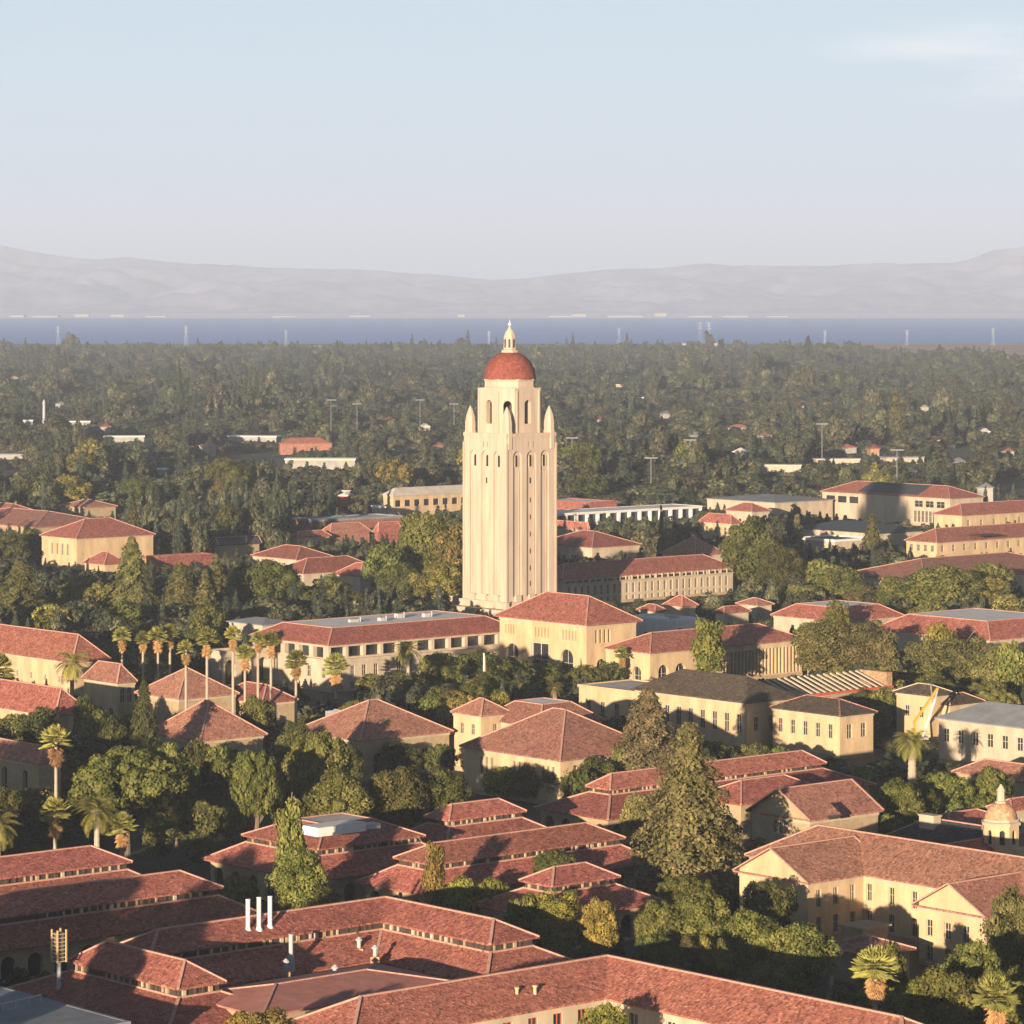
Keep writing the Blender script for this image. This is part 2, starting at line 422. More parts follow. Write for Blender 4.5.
class Bld:
    def __init__(s, name, label, cat, px, py, ze, group=None, mark=None, lx=None):
        p = at(px, py, ze)
        s.org = p
        s.root = thing(name, label, cat, (p.x, p.y, 0), TH, group)
        s.u0, s.w0 = uw(p.x, p.y)
        s.mark = mark
        s.nfoot = 0
    def local(s, px, py, z):
        p = at(px, py, z); u, w = uw(p.x, p.y)
        return u - s.u0, w - s.w0
    def glob(s, a, b):
        return (s.org.x + UX * a + WX * b, s.org.y + UY * a + WY * b)
    def pixl(s, a, b, z):
        return pix(*s.glob(a, b), z)
    def shield(s, A0, A1, B0, B1, zl, zh, on=True):
        allx, ally = [], []
        am, bm = min(A1, A0 + 9), min(B1, B0 + 9)
        for k in range(5):
            for (a0, a1, b0, b1) in ((A0 + (A1 - A0) * k / 5, A0 + (A1 - A0) * (k + 1) / 5, B0, bm), (A0, am, B0 + (B1 - B0) * k / 5, B0 + (B1 - B0) * (k + 1) / 5)):
                cs = [s.pixl(a, b, z) for a, b in ((a0, b0), (a1, b0), (a0, b1)) for z in (zl,)] + [s.pixl(a1, b1, zh), s.pixl(a0, b1, zh)]
                xs, ys = [c[0] for c in cs], [c[1] for c in cs]
                yy = min(s.glob(a0, b0)[1], s.glob(a1, b0)[1], s.glob(a0, b1)[1])
                if on: KEEP.append((min(xs), max(xs), min(ys), max(ys), yy))
                allx += xs; ally += ys
        if s.mark and not s.nfoot: MARKS.append((s.mark, min(allx), max(allx), min(ally), max(ally), s.glob(A0, B0)[1]))
    def wing(s, ze, anchor=None, lx=None, W=None, rx=None, L=None, b0px=None, a0=0.0, b0=0.0, roof='hip', rise=None, axis=None, ends=(1, 1),
             over=0.7, rmat=None, wmat=None, z0=0.0, wins=(), tier=None, run=None, topmat=None, caps=True, parapet=None, depth=0.3, keep=3.0, capmat=None, shield=True):
        rmat, wmat = rmat or TILE, wmat or YELLOW
        da, db = (0.0, 0.0) if anchor is None else s.local(anchor[0], anchor[1], ze)
        g = s.glob(da, db); p = Vector((g[0], g[1], ze))
        A0, B0 = da + a0, db + b0
        A1 = da + (L if L is not None else along_u(p, rx))
        B1 = db + (W if W is not None else along_w(p, lx))
        if b0px is not None: B0 = db + along_w(p, b0px)
        if axis is None: axis = 'a' if (A1 - A0) >= (B1 - B0) else 'b'
        half = (B1 - B0 if axis == 'a' else A1 - A0) / 2
        if rise is None: rise = half * 0.42
        e = tier.get('e', 4.0) if tier else 0.0
        FOOT.append((s.u0 + A0 - e, s.u0 + A1 + e, s.w0 + B0 - e, s.w0 + B1 + e))
        zl, zh = max(0, ze - (4.0 if tier else keep)), ze + (0 if roof == 'flat' else rise * .9)
        s.shield(A0 - e, A1 + e, B0 - e, B1 + e, zl, zh, shield)
        s.nfoot += 1
        # ---- lower tier: skirt roof round the clerestory
        if tier:
            low, drop = tier.get('low', 4.7), tier.get('drop', 1.0)
            zs_ = ze - drop
            mb, cp = MB(), []
            O = [(A0 - e, B0 - e), (A1 + e, B0 - e), (A1 + e, B1 + e), (A0 - e, B1 + e)]
            q = over - 0.1
            I = [(A0 + q, B0 + q), (A1 - q, B0 + q), (A1 - q, B1 - q), (A0 + q, B1 - q)]
            for i in range(4):
                j = (i + 1) % 4
                mb.face([(*O[i], low), (*O[j], low), (*O[j], low + .22), (*O[i], low + .22)], rmat)
                mb.face([(*O[i], low + .22), (*O[j], low + .22), (*I[j], zs_), (*I[i], zs_)], rmat)
                cp.append(((*O[i], low + .22), (*I[i], zs_)))
            sk = mb.build('skirt_roof', s.root)
            cb = MB()
            for c0, c1 in cp: cb.bar((c0[0], c0[1], c0[2] + .06), (c1[0], c1[1], c1[2] + .06), .42, .22, CAP)
            for i in range(4):
                j = (i + 1) % 4
                cb.bar((*I[i], zs_ + .05), (*I[j], zs_ + .05), .5, .25, CAP)
            cb.build('ridge_cap', sk)
            mb = MB()
            t = e - 1.0
            for (p0, d, n, ln) in (((A0 - t, B1 + t), (0, -1), (-1, 0), B1 - B0 + 2 * t), ((A0 - t, B0 - t), (1, 0), (0, -1), A1 - A0 + 2 * t)):
                k = max(1, int(ln / 4.2)); st = ln / k
                wall_run(mb, p0, d, n, ln, 0, low, [((i + .5) * st - 1.2, (i + .5) * st + 1.2, .4, low - .9, True) for i in range(k)], tier.get('mat', SAND), 0.6)
            mb.face([(A1 + t, B0 - t, 0), (A1 + t, B1 + t, 0), (A1 + t, B1 + t, low), (A1 + t, B0 - t, low)], tier.get('mat', SAND))
            mb.face([(A0 - t, B1 + t, 0), (A1 + t, B1 + t, 0), (A1 + t, B1 + t, low), (A0 - t, B1 + t, low)], tier.get('mat', SAND))
            mb.box(A0 - t + .7, A1 + t - .7, B0 - t + .7, B1 + t - .7, 0, low - .4, GLASS)
            mb.build('arcade_wall', s.root)
            mb = MB()
            mb.box(A0 + over, A1 - over, B0 + over, B1 - over, zs_ - .6, ze, TIMBER)
            rr = random.Random(int(A1 * 100))
            for (ln, f) in ((B1 - B0 - 2 * over, lambda x: (A0 + over - .06, B0 + over + x)), (A1 - A0 - 2 * over, lambda x: (A0 + over + x, B0 + over - .06))):
                x = .6
                while x < ln - .5:
                    c = f(x)
                    wd = rr.choice((.28, .3, .5))
                    mb.box(c[0] - wd / 2, c[0] + wd / 2, c[1] - wd / 2, c[1] + wd / 2, zs_ - .1, ze - .15, rr.choice((SAND, SAND, FRAME, TIMBER, TIMBER)))
                    x += rr.uniform(.9, 1.9)
            mb.build('clerestory', s.root)
        else:
            o = over if roof != 'flat' else 0.0
            a0_, a1_, b0_, b1_ = A0 + o, A1 - o, B0 + o, B1 - o
            holes = {'L': [], 'R': []}
            wl_ = []
            for (side, n, za, zb, w, f0, f1, arch, style) in wins:
                ln = (b1_ - b0_) if side == 'L' else (a1_ - a0_)
                for i in range(n):
                    c = (f0 + (f1 - f0) * ((i + .5) / n)) * ln
                    if c - w / 2 < .15 or c + w / 2 > ln - .15: continue
                    holes[side].append((c - w / 2, c + w / 2, za, zb, arch)); wl_.append((side, c, za, zb, w, style))
            mb = MB()
            wall_run(mb, (a0_, b1_), (0, -1), (-1, 0), b1_ - b0_, z0, ze, holes['L'], wmat, depth)
            wall_run(mb, (a0_, b0_), (1, 0), (0, -1), a1_ - a0_, z0, ze, holes['R'], wmat, depth)
            mb.face([(a1_, b0_, z0), (a1_, b1_, z0), (a1_, b1_, ze), (a1_, b0_, ze)], wmat)
            mb.face([(a0_, b1_, z0), (a1_, b1_, z0), (a1_, b1_, ze), (a0_, b1_, ze)], wmat)
            if roof != 'flat' and ze > 7 and B1 - B0 > 5:
                mb.box(a0_ - .14, a0_ - .003, b0_ - .14, b1_ + .14, ze - .55, ze - .02, CREAM); mb.box(a0_, a1_ + .14, b0_ - .14, b0_ - .003, ze - .55, ze - .02, CREAM)
                mb.box(a0_ - .09, a0_ - .003, b0_ - .09, b1_ + .09, 0, .9, SAND); mb.box(a0_, a1_ + .09, b0_ - .09, b0_ - .003, 0, .9, SAND)
            if roof == 'hip' and ends != (1, 1) or roof == 'gable':
                ee = ends if roof == 'hip' else (0, 0)
                zt = ze + .25
                if axis == 'a':
                    md, hw = (B0 + B1) / 2, (B1 - B0) / 2
                    zz = zt + rise * (1 - o / hw * 0) - .12
                    for k_, aa in ((0, a0_), (1, a1_)):
                        if not ee[k_]: mb.face([(aa, b0_, ze), (aa, b1_, ze), (aa, b1_, zt + rise * o / hw - .05), (aa, md, zz + .06), (aa, b0_, zt + rise * o / hw - .05)], wmat)
                else:
                    md = (A0 + A1) / 2
                    for k_, bb in ((0, b0_), (1, b1_)):
                        if not ee[k_]: mb.face([(a0_, bb, ze), (a1_, bb, ze), (a1_, bb, zt), (md, bb, zt + rise - .12), (a0_, bb, zt)], wmat)
            if roof == 'flat':
                pp = parapet if parapet is not None else .5
                for (x0, x1, y0, y1) in ((A0 - .25, A1 + .25, B0 - .25, B0 + .25), (A0 - .25, A1 + .25, B1 - .25, B1 + .25), (A0 - .25, A0 + .25, B0 + .25, B1 - .25), (A1 - .25, A1 + .25, B0 + .25, B1 - .25)):
                    mb.box(x0, x1, y0, y1, ze - .35, ze + pp, capmat or wmat)
            mb.build('wall', s.root)
            for (side, c, za, zb, w, style) in wl_:
                me = window_mesh(w, zb - za, style)
                q = depth - .03
                if side == 'L': link('window', me, s.root, (a0_ + q, b1_ - c, za), R(-90))
                else: link('window', me, s.root, (a0_ + c, b0_ + q, za), 0)
        if roof == 'flat':
            mb = MB(); mb.face([(A0 + .1, B0 + .1, ze + .05), (A1 - .1, B0 + .1, ze + .05), (A1 - .1, B1 - .1, ze + .05), (A0 + .1, B1 - .1, ze + .05)], topmat or rmat)
            mb.box(A0 + .3, A1 - .3, B0 + .3, B1 - .3, ze - .3, ze + .03, topmat or rmat)
            mb.build('roof', s.root)
        elif roof != 'none':
            mb, cl = MB(), []
            roof_mesh(mb, A0, A1, B0, B1, ze, rise, axis, ends if roof != 'gable' else (0, 0), rmat, run=run, caps=cl, topmat=topmat)
            ro = mb.build('roof', s.root)
            if caps:
                cb = MB()
                for c0, c1 in cl: cb.bar((c0[0], c0[1], c0[2] + .04), (c1[0], c1[1], c1[2] + .04), .34, .2, capmat or CAP)
                cb.build('ridge_cap', ro)
        return A0, A1, B0, B1

    def elbow(s, ze, I, W, lx, rx, rise=None, endA=True, endB=True, rmat=None, wmat=None, tier=None, wins=(), over=0.7, skA=0, skB=0):
        """Two equal wings meeting at a right angle: inner corner pixel I, wing A runs left-near to pixel lx, wing B right-near to rx."""
        rmat, wmat = rmat or TILE, wmat or YELLOW
        ia, ib = s.local(I[0], I[1], ze)
        g = s.glob(ia, ib); p = Vector((g[0], g[1], ze))
        LA, LB = -along_u(p, lx), -along_w(p, rx)
        if rise is None: rise = W / 2 * .42
        def shell(mb, caps, ia, ib, W, LA, LB, z, rise, hA, hB, th=.25):
            h = W / 2
            zt = z + th
            n0, n1 = (ia - LA, ib), (ia - LA, ib + W)
            o = (ia + W, ib + W)
            m0, m1 = (ia, ib - LB), (ia + W, ib - LB)
            i_ = (ia, ib)
            rA = (ia - LA + (h if hA else 0), ib + h, zt + rise)
            rC = (ia + h, ib + h, zt + rise)
            rB = (ia + h, ib - LB + (h if hB else 0), zt + rise)
            up = lambda q: (q[0], q[1], zt)
            dn = lambda q: (q[0], q[1], z)
            mb.face([up(n0), up(i_), rC, rA], rmat); mb.face([up(i_), up(m0), rB, rC], rmat)
            mb.face([up(m1), up(o), rC, rB], rmat); mb.face([up(o), up(n1), rA, rC], rmat)
            mb.face([up(n1), up(n0), rA], rmat); mb.face([up(m0), up(m1), rB], rmat)
            ring = [n0, i_, m0, m1, o, n1]
            for k in range(6):
                a, b = ring[k], ring[(k + 1) % 6]
                mb.face([dn(a), dn(b), up(b), up(a)], rmat)
            mb.face([dn(n0), dn(i_), dn(o), dn(n1)], rmat); mb.face([dn(i_), dn(m0), dn(m1), dn(o)], rmat)
            for c in ((rA, rC), (rC, rB), (up(o), rC), (up(n0), rA), (up(n1), rA), (up(m0), rB), (up(m1), rB)): caps.append(c)
        mb, cl = MB(), []
        shell(mb, cl, ia, ib, W, LA, LB, ze, rise, endA, endB)
        ro = mb.build('roof', s.root)
        cb = MB()
        for c0, c1 in cl: cb.bar((c0[0], c0[1], c0[2] + .05), (c1[0], c1[1], c1[2] + .05), .4, .22, CAP)
        cb.build('ridge_cap', ro)
        e = tier.get('e', 4.0) if tier else 0
        for r in ((ia - LA - e, ia + W + e, ib - e, ib + W + e), (ia - e, ia + W + e, ib - LB - e, ib + W + e)):
            FOOT.append((s.u0 + r[0], s.u0 + r[1], s.w0 + r[2], s.w0 + r[3]))
            cs = [s.pixl(a, b, z) for a in r[:2] for b in r[2:] for z in (ze - 2, ze + rise)]
            xs, ys = [c[0] for c in cs], [c[1] for c in cs]
            KEEP.append((min(xs), max(xs), min(ys), max(ys), g[1]))
            if s.mark and not s.nfoot: MARKS.append((s.mark, min(xs), max(xs), min(ys), max(ys), g[1]))
            s.nfoot += 1
        o_ = over
        if tier:
            low, drop = tier.get('low', 4.7), tier.get('drop', 1.0)
            zs_ = ze - drop
            mb, cb = MB(), MB()
            up = [(ia - LA + o_, ib + o_), (ia + o_, ib + o_), (ia + o_, ib - LB + o_), (ia + W - o_, ib - LB + o_), (ia + W - o_, ib + W - o_), (ia - LA + o_, ib + W - o_)]
            lo = [(ia - LA - e, ib - e), (ia - e, ib - e), (ia - e, ib - LB - e), (ia + W + e, ib - LB - e), (ia + W + e, ib + W + e), (ia - LA - e, ib + W + e)]
            wl_ = [(q[0] + (1 if k in (0, 5, 1, 2) else -1), q[1] + (1 if k in (0, 1, 2, 3) else -1)) for k, q in enumerate(lo)]
            for k in range(6):
                j = (k + 1) % 6
                mb.face([(*lo[k], low), (*lo[j], low), (*lo[j], low + .22), (*lo[k], low + .22)], rmat)
                mb.face([(*lo[k], low + .22), (*lo[j], low + .22), (*up[j], zs_), (*up[k], zs_)], rmat)
                cb.bar((*lo[k], low + .28), (*up[k], zs_ + .06), .42, .22, CAP)
                cb.bar((*up[k], zs_ + .05), (*up[j], zs_ + .05), .5, .25, CAP)
            sk = mb.build('skirt_roof', s.root)
            cb.build('ridge_cap', sk)
            mb = MB()
            for k in range(6):
                a, b = wl_[k], wl_[(k + 1) % 6]
                mb.face([(*a, 0), (*b, 0), (*b, low), (*a, low)], tier.get('mat', SAND))
            mb.build('wall', s.root)
            mb = MB()
            for k in range(6):
                a, b = up[k], up[(k + 1) % 6]
                mb.face([(*a, zs_ - .6), (*b, zs_ - .6), (*b, ze), (*a, ze)], TIMBER)
            rr = random.Random(5)
            for k in range(6):
                a, b = Vector(up[k]), Vector(up[(k + 1) % 6])
                ln = (b - a).length; x = .6
                while x < ln - .5:
                    c = a + (b - a) * (x / ln); wd = rr.choice((.3, .5, .34))
                    mb.box(c.x - wd / 2, c.x + wd / 2, c.y - wd / 2, c.y + wd / 2, zs_ - .1, ze - .15, rr.choice((SAND, SAND, FRAME, TIMBER, TIMBER)))
                    x += rr.uniform(.9, 1.9)
            mb.build('clerestory', s.root)
        else:
            mb = MB()
            hl = {'L': [], 'R': []}; todo = []
            lnA, lnB = LA, LB
            for (side, n, za, zb, w, f0, f1, arch, style) in wins:
                ln = lnB if side == 'L' else lnA
                for i in range(n):
                    c = (f0 + (f1 - f0) * ((i + .5) / n)) * ln
                    hl[side].append((c - w / 2, c + w / 2, za, zb, arch)); todo.append((side, c, za, zb, w, style))
            wall_run(mb, (ia - LA + o_, ib + o_), (1, 0), (0, -1), LA, 0, ze, hl['R'], wmat)
            wall_run(mb, (ia + o_, ib + o_), (0, -1), (-1, 0), LB - 2 * o_ + o_, 0, ze, [h for h in hl['L'] if h[1] < LB - 2], wmat)
            mb.face([(ia - LA + o_, ib + o_, 0), (ia - LA + o_, ib + W - o_, 0), (ia - LA + o_, ib + W - o_, ze), (ia - LA + o_, ib + o_, ze)], wmat)
            mb.face([(ia - LA + o_, ib + W - o_, 0), (ia + W - o_, ib + W - o_, 0), (ia + W - o_, ib + W - o_, ze), (ia - LA + o_, ib + W - o_, ze)], wmat)
            mb.face([(ia + W - o_, ib + W - o_, 0), (ia + W - o_, ib - LB + o_, 0), (ia + W - o_, ib - LB + o_, ze), (ia + W - o_, ib + W - o_, ze)], wmat)
            mb.face([(ia + o_, ib - LB + o_, 0), (ia + W - o_, ib - LB + o_, 0), (ia + W - o_, ib - LB + o_, ze), (ia + o_, ib - LB + o_, ze)], wmat)
            mb.build('wall', s.root)
            for (side, c, za, zb, w, style) in todo:
                if side == 'L' and c + w / 2 >= LB - 2: continue
                me = window_mesh(w, zb - za, style)
                if side == 'L': link('window', me, s.root, (ia + o_ + .27, ib + o_ - c, za), R(-90))
                else: link('window', me, s.root, (ia - LA + o_ + c, ib + o_ + .27, za), 0)
        return ia, ib, LA, LB
# ---------------------------------------------------------------- trees
def leaf_mesh(name, quads, mat):
    """quads: (centre, normal, size, shade); each becomes a small bent leaf-clump face pair."""
    v, f, at_ = [], [], []
    rr = random.Random(3)
    for c, nrm, sz, sh in quads:
        nrm = nrm.normalized() if nrm.length > 1e-5 else Vector((0, 0, 1))
        a = nrm.orthogonal().normalized()
        t = rr.uniform(0, 6.283)
        b = nrm.cross(a)
        a2 = a * math.cos(t) + b * math.sin(t); b2 = nrm.cross(a2)
        a2 *= sz * rr.uniform(.75, 1.3); b2 *= sz * rr.uniform(.5, .9)
        k = len(v)
        bend = nrm * (sz * .3)
        v += [tuple(c - a2 - bend), tuple(c - b2), tuple(c + a2 - bend), tuple(c + b2)]
        f += [(k, k + 1, k + 3), (k + 1, k + 2, k + 3)]
        at_ += [sh, sh]
    me = bpy.data.meshes.new(name)
    me.from_pydata(v, [], f)
    me.materials.append(mat)
    a = me.attributes.new("leaf", 'FLOAT', 'FACE')
    a.data.foreach_set("value", at_)
    me.update()
    return me

def rdir(rr):
    z = rr.uniform(-1, 1); t = rr.uniform(0, 6.283); q = math.sqrt(1 - z * z)
    return Vector((q * math.cos(t), q * math.sin(t), z))

def crown_round(seed, nclump, per, size, squash=0.9, low=0.22, spread=1.0, csize=(.24, .4), mat=None, column=False, name="crown", asp=2.1, jit=.5):
    """Crown in unit space: radius 1 across, height 1 (z 0..1 is the whole tree)."""
    rr = random.Random(seed)
    qs = []
    zc, hz = asp * (1 + low) / 2, asp * (1 - low) / 2
    lump = [rr.uniform(.72, 1.05) for _ in range(9)]
    for i in range(nclump):
        d = rdir(rr)
        q = rr.random() ** .45
        lb = lump[int((math.atan2(d.y, d.x) + math.pi) / 6.2832 * 8.999)]
        cr = rr.uniform(*csize)
        wz = d.z * q
        prof = math.sqrt(max(0.02, 1 - wz * wz)) if not column else (1 - .35 * abs(wz))
        wz *= (1 - cr * .8 / hz)
        hor = Vector((d.x, d.y, 0)); hor = hor.normalized() * (math.sqrt(rr.random()) * prof * (1 - cr * .75) * lb * spread)
        c = Vector((hor.x, hor.y, wz))
        sh = rr.uniform(.25, .75)
        for _ in range(per):
            e = rdir(rr)
            if e.z < -.35 and rr.random() < .7: e.z = -e.z
            p = c + Vector((e.x * cr, e.y * cr, e.z * cr * .85 / hz)) * rr.uniform(.72, 1.06)
            n = e + rdir(rr) * jit
            pz = zc + p.z * hz
            qs.append((Vector((p.x, p.y, pz)), Vector((n.x, n.y, n.z * 1.0)), size * rr.uniform(.7, 1.35), min(1, max(0, sh + rr.uniform(-.22, .22)))))
    return leaf_mesh(name, qs, mat or LEAF)

def crown_conifer(seed, tiers, per, size, low=.08, taper=.85, droop=.18, mat=None, name="crown", ragged=.3, asp=2.6):
    rr = random.Random(seed)
    qs = []
    for t in range(tiers):
        f = (t + rr.uniform(-.3, .3)) / tiers
        f = min(.985, max(0, f))
        z = low + (1 - low) * f
        rad = (1 - f) ** taper
        nb = max(4, int(5 + 7 * rad))
        ph = rr.uniform(0, 6.28)
        for b in range(nb):
            an = ph + 6.2832 * b / nb + rr.uniform(-.25, .25)
            ln = rad * rr.uniform(1 - ragged, 1.05) + .03
            sh = rr.uniform(.2, .8)
            m = max(3, int(per * (ln + .12)))
            for k in range(m):
                q = (k + rr.random()) / m
                wid = .17 * (1 - q * .55) * (.5 + rad)
                x, y = ln * q, rr.uniform(-wid, wid)
                zz = (z - droop * q * q * rad * .35 + rr.uniform(-.012, .02)) * asp
                p = Vector((x * math.cos(an) - y * math.sin(an), x * math.sin(an) + y * math.cos(an), zz))
                n = Vector((math.cos(an) * .55, math.sin(an) * .55, .75)) + rdir(rr) * .5
                qs.append((p, n, size * rr.uniform(.7, 1.3), min(1, max(0, sh + rr.uniform(-.2, .2)))))
    return leaf_mesh(name, qs, mat or NEEDLE)

def trunk_mesh(seed, limbs, r=.03, top=.75, mat=None):
    """Unit tree height; radius given as a share of the height."""
    rr = random.Random(seed)
    mb = MB()
    p = Vector((0, 0, 0)); segs = 5
    pts = [p]
    for i in range(segs):
        p = p + Vector((rr.uniform(-.012, .012), rr.uniform(-.012, .012), top / segs)); pts.append(p)
    for i in range(segs):
        mb.tube(pts[i], pts[i + 1], r * (1 - i / segs * .8), r * (1 - (i + 1) / segs * .8), mat or BARK, 7, False)
    for k in range(limbs):
        f = rr.uniform(.3, .95); q = pts[0].lerp(pts[-1], f)
        an = rr.uniform(0, 6.28); ln = rr.uniform(.1, .22)
        mb.tube(q, q + Vector((math.cos(an) * ln * .8, math.sin(an) * ln * .8, ln)), r * .45 * (1.1 - f), r * .12, mat or BARK, 5, False)
    return mb.mesh("trunk")

KINDS = {}
KINDS['round'] = dict(c=[crown_round(k, 120, 150, .033, low=.14, csize=(.16, .3)) for k in (1, 2, 3)], m=[crown_round(k, 60, 80, .057, low=.14, csize=(.2, .36)) for k in (4, 5, 6)], t=trunk_mesh(1, 7, .032), name='broadleaf_tree', a=2.1)
KINDS['dome'] = dict(c=[crown_round(k, 170, 120, .030, low=.38, csize=(.11, .2), asp=1.7) for k in (11, 12)], m=[crown_round(k, 80, 50, .065, low=.3, csize=(.16, .28), asp=1.8) for k in (13, 14)], t=trunk_mesh(2, 7, .035), name='broadleaf_tree', a=1.75)
KINDS['tall'] = dict(c=[crown_round(k, 130, 150, .038, low=.10, csize=(.22, .4), column=True, asp=3.2) for k in (21, 22)], m=[crown_round(k, 70, 80, .065, low=.12, csize=(.25, .45), column=True, asp=3.2) for k in (23, 24, 25)], t=trunk_mesh(3, 7, .022, .85, PALEBARK), name='broadleaf_tree', a=3.2)
KINDS['shrub'] = dict(c=[crown_round(k, 90, 120, .040, low=.0, csize=(.2, .34), asp=1.5) for k in (31, 32)], m=[crown_round(k, 50, 50, .08, low=.0, csize=(.25, .4), asp=1.5) for k in (33, 34)], t=trunk_mesh(4, 5, .03, .5), name='shrub', a=1.5)
KINDS['conifer'] = dict(c=[crown_conifer(k, 44, 85, .036) for k in (41, 42)], m=[crown_conifer(k, 24, 36, .075) for k in (43, 44)], t=trunk_mesh(5, 0, .02, .95), name='conifer_tree', a=2.6)
KINDS['cedar'] = dict(c=[crown_conifer(k, 40, 165, .029, low=.05, taper=.62, droop=.3, ragged=.5, asp=2.3) for k in (51, 52)], m=[crown_conifer(k, 24, 75, .048, low=.06, taper=.65, droop=.3, ragged=.45, asp=2.3) for k in (53, 54)], t=trunk_mesh(6, 0, .022, .95), name='conifer_tree', a=2.3)

TREES = []
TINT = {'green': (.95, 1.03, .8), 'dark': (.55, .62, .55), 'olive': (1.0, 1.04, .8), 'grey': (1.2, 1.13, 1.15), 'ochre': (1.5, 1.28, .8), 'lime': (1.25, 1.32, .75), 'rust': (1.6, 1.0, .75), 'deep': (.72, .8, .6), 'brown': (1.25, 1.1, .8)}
WORD = {'green': 'mid-green', 'dark': 'very dark', 'olive': 'olive', 'grey': 'grey-green', 'ochre': 'ochre', 'lime': 'yellow-green', 'rust': 'rust-brown', 'deep': 'deep green', 'brown': 'brownish'}
SHAPE = {'round': 'bushy tree', 'dome': 'dome-crowned tree', 'tall': 'upright tree', 'shrub': 'rounded shrub', 'conifer': 'pointed conifer', 'cedar': 'layered conifer'}

def tree(kind, px, top, base, hw, tint='green', label=None, group=None, xy=None):
    K = KINDS[kind]
    p = at(px, base) if xy is None else Vector((xy[0], xy[1], 0))
    h = CAMZ - (top - HY) * p.y / FPX
    r = hw * p.y / FPX
    rr = random.Random(int(px * 31 + base * 17 + top))
    fine = hw > 24
    me = rr.choice(K['c'] if fine else K['m'])
    o = thing(K['name'], label, 'tree' if K['name'] != 'shrub' else 'shrub', (p.x, p.y, 0), rr.uniform(0, 6.28), group)
    c = link('crown', me, o, scale=(r, r, h / K['a']))
    v = rr.uniform(.9, 1.1)
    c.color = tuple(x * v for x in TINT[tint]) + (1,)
    link('trunk', K['t'], o, scale=(h * .9, h * .9, h))
    TREES.append(dict(o=o, kind=kind, tint=tint, px=px, top=top, base=base, hw=hw, y=p.y, h=h, r=r, label=label))
    return o

# ---- palms
def fan_frond(v, f, mi, base, dirn, ln, width, k, rr, nseg=9):
    d = dirn.normalized(); side = d.cross(Vector((0, 0, 1)))
    if side.length < .05: side = Vector((1, 0, 0))
    side.normalize(); nrm = side.cross(d)
    stem = base + d * ln * .45
    kk = len(v); v.append(tuple(stem))
    tips = []
    for i in range(nseg + 1):
        a = (i / nseg - .5) * 2.5
        for s_, rad in ((0, 1.0), (.5, .62)):
            if i == nseg and s_: continue
            an = a + s_ * 2.5 / nseg
            q = stem + (d * math.cos(an) + side * math.sin(an)) * (ln * .62 * rad * rr.uniform(.9, 1.08)) - Vector((0, 0, ln * .16 * rad)) + nrm * (ln * .05 * rad * (-1 if s_ else 1))
            tips.append(len(v)); v.append(tuple(q))
    for i in range(len(tips) - 1):
        f.append((kk, tips[i], tips[i + 1])); mi.append(k)
    kk = len(v); w = side * ln * .02
    v += [tuple(base - w), tuple(base + w), tuple(stem + w), tuple(stem - w)]
    f.append((kk, kk + 1, kk + 2, kk + 3)); mi.append(k)

def raw_mesh(name, v, f, mats, mi=None):
    me = bpy.data.meshes.new(name); me.from_pydata(v, [], f)
    for m in mats: me.materials.append(m)
    if mi: me.polygons.foreach_set("material_index", mi)
    a = me.attributes.new("leaf", 'FLOAT', 'FACE'); rr = random.Random(9)
    a.data.foreach_set("value", [rr.uniform(.3, .8) for _ in f])
    me.update(); return me

def palm_fan_meshes(seed):
    rr = random.Random(seed)
    v, f, mi = [], [], []
    for i in range(60):                       # unit crown radius 1
        el = rr.uniform(-.45, 1.45); an = rr.uniform(0, 6.283)
        d = Vector((math.cos(an) * math.cos(el), math.sin(an) * math.cos(el), math.sin(el)))
        fan_frond(v, f, mi, Vector((0, 0, 0)), d, rr.uniform(.85, 1.08), 1, 0, rr)
    crown = raw_mesh("crown", v, f, [PALMLEAF])
    v, f, mi = [], [], []
    for i in range(60):
        el = rr.uniform(-1.3, -.2); an = rr.uniform(0, 6.283)
        d = Vector((math.cos(an) * math.cos(el), math.sin(an) * math.cos(el), math.sin(el)))
        fan_frond(v, f, mi, Vector((0, 0, rr.uniform(-.55, .05))), d, rr.uniform(.6, .85), 1, 0, rr, 7)
    skirt = raw_mesh("dead_skirt", v, f, [DEADLEAF])
    return crown, skirt

def palm_date_mesh(seed, n=64):
    rr = random.Random(seed)
    v, f = [], []
    for i in range(n):
        el0 = rr.uniform(-.55, 1.4); an = rr.uniform(0, 6.283)
        h = Vector((math.cos(an), math.sin(an), 0)); side = Vector((-math.sin(an), math.cos(an), 0))
        p = Vector((0, 0, 0)); el = el0; seg = 7; ln = rr.uniform(.95, 1.2)
        pts = [p]
        for s_ in range(seg):
            p = p + (h * math.cos(el) + Vector((0, 0, math.sin(el)))) * (ln / seg)
            el -= rr.uniform(.16, .28); pts.append(p)
        for s_ in range(seg):
            for sub in range(3):
                q = pts[s_].lerp(pts[s_ + 1], sub / 3.0); q2 = pts[s_].lerp(pts[s_ + 1], (sub + .7) / 3.0)
                t = (s_ + sub / 3) / seg
                w = .21 * (math.sin(math.pi * min(1, .12 + t * .88)) ** .6)
                for sg in (-1, 1):
                    k = len(v)
                    tip = q2 + side * (sg * w) - Vector((0, 0, w * .35)) + (pts[s_ + 1] - pts[s_]).normalized() * (w * .55)
                    v += [tuple(q), tuple(q2), tuple(tip)]
                    f.append((k, k + 1, k + 2))
    return raw_mesh("crown", v, f, [PALMLEAF])

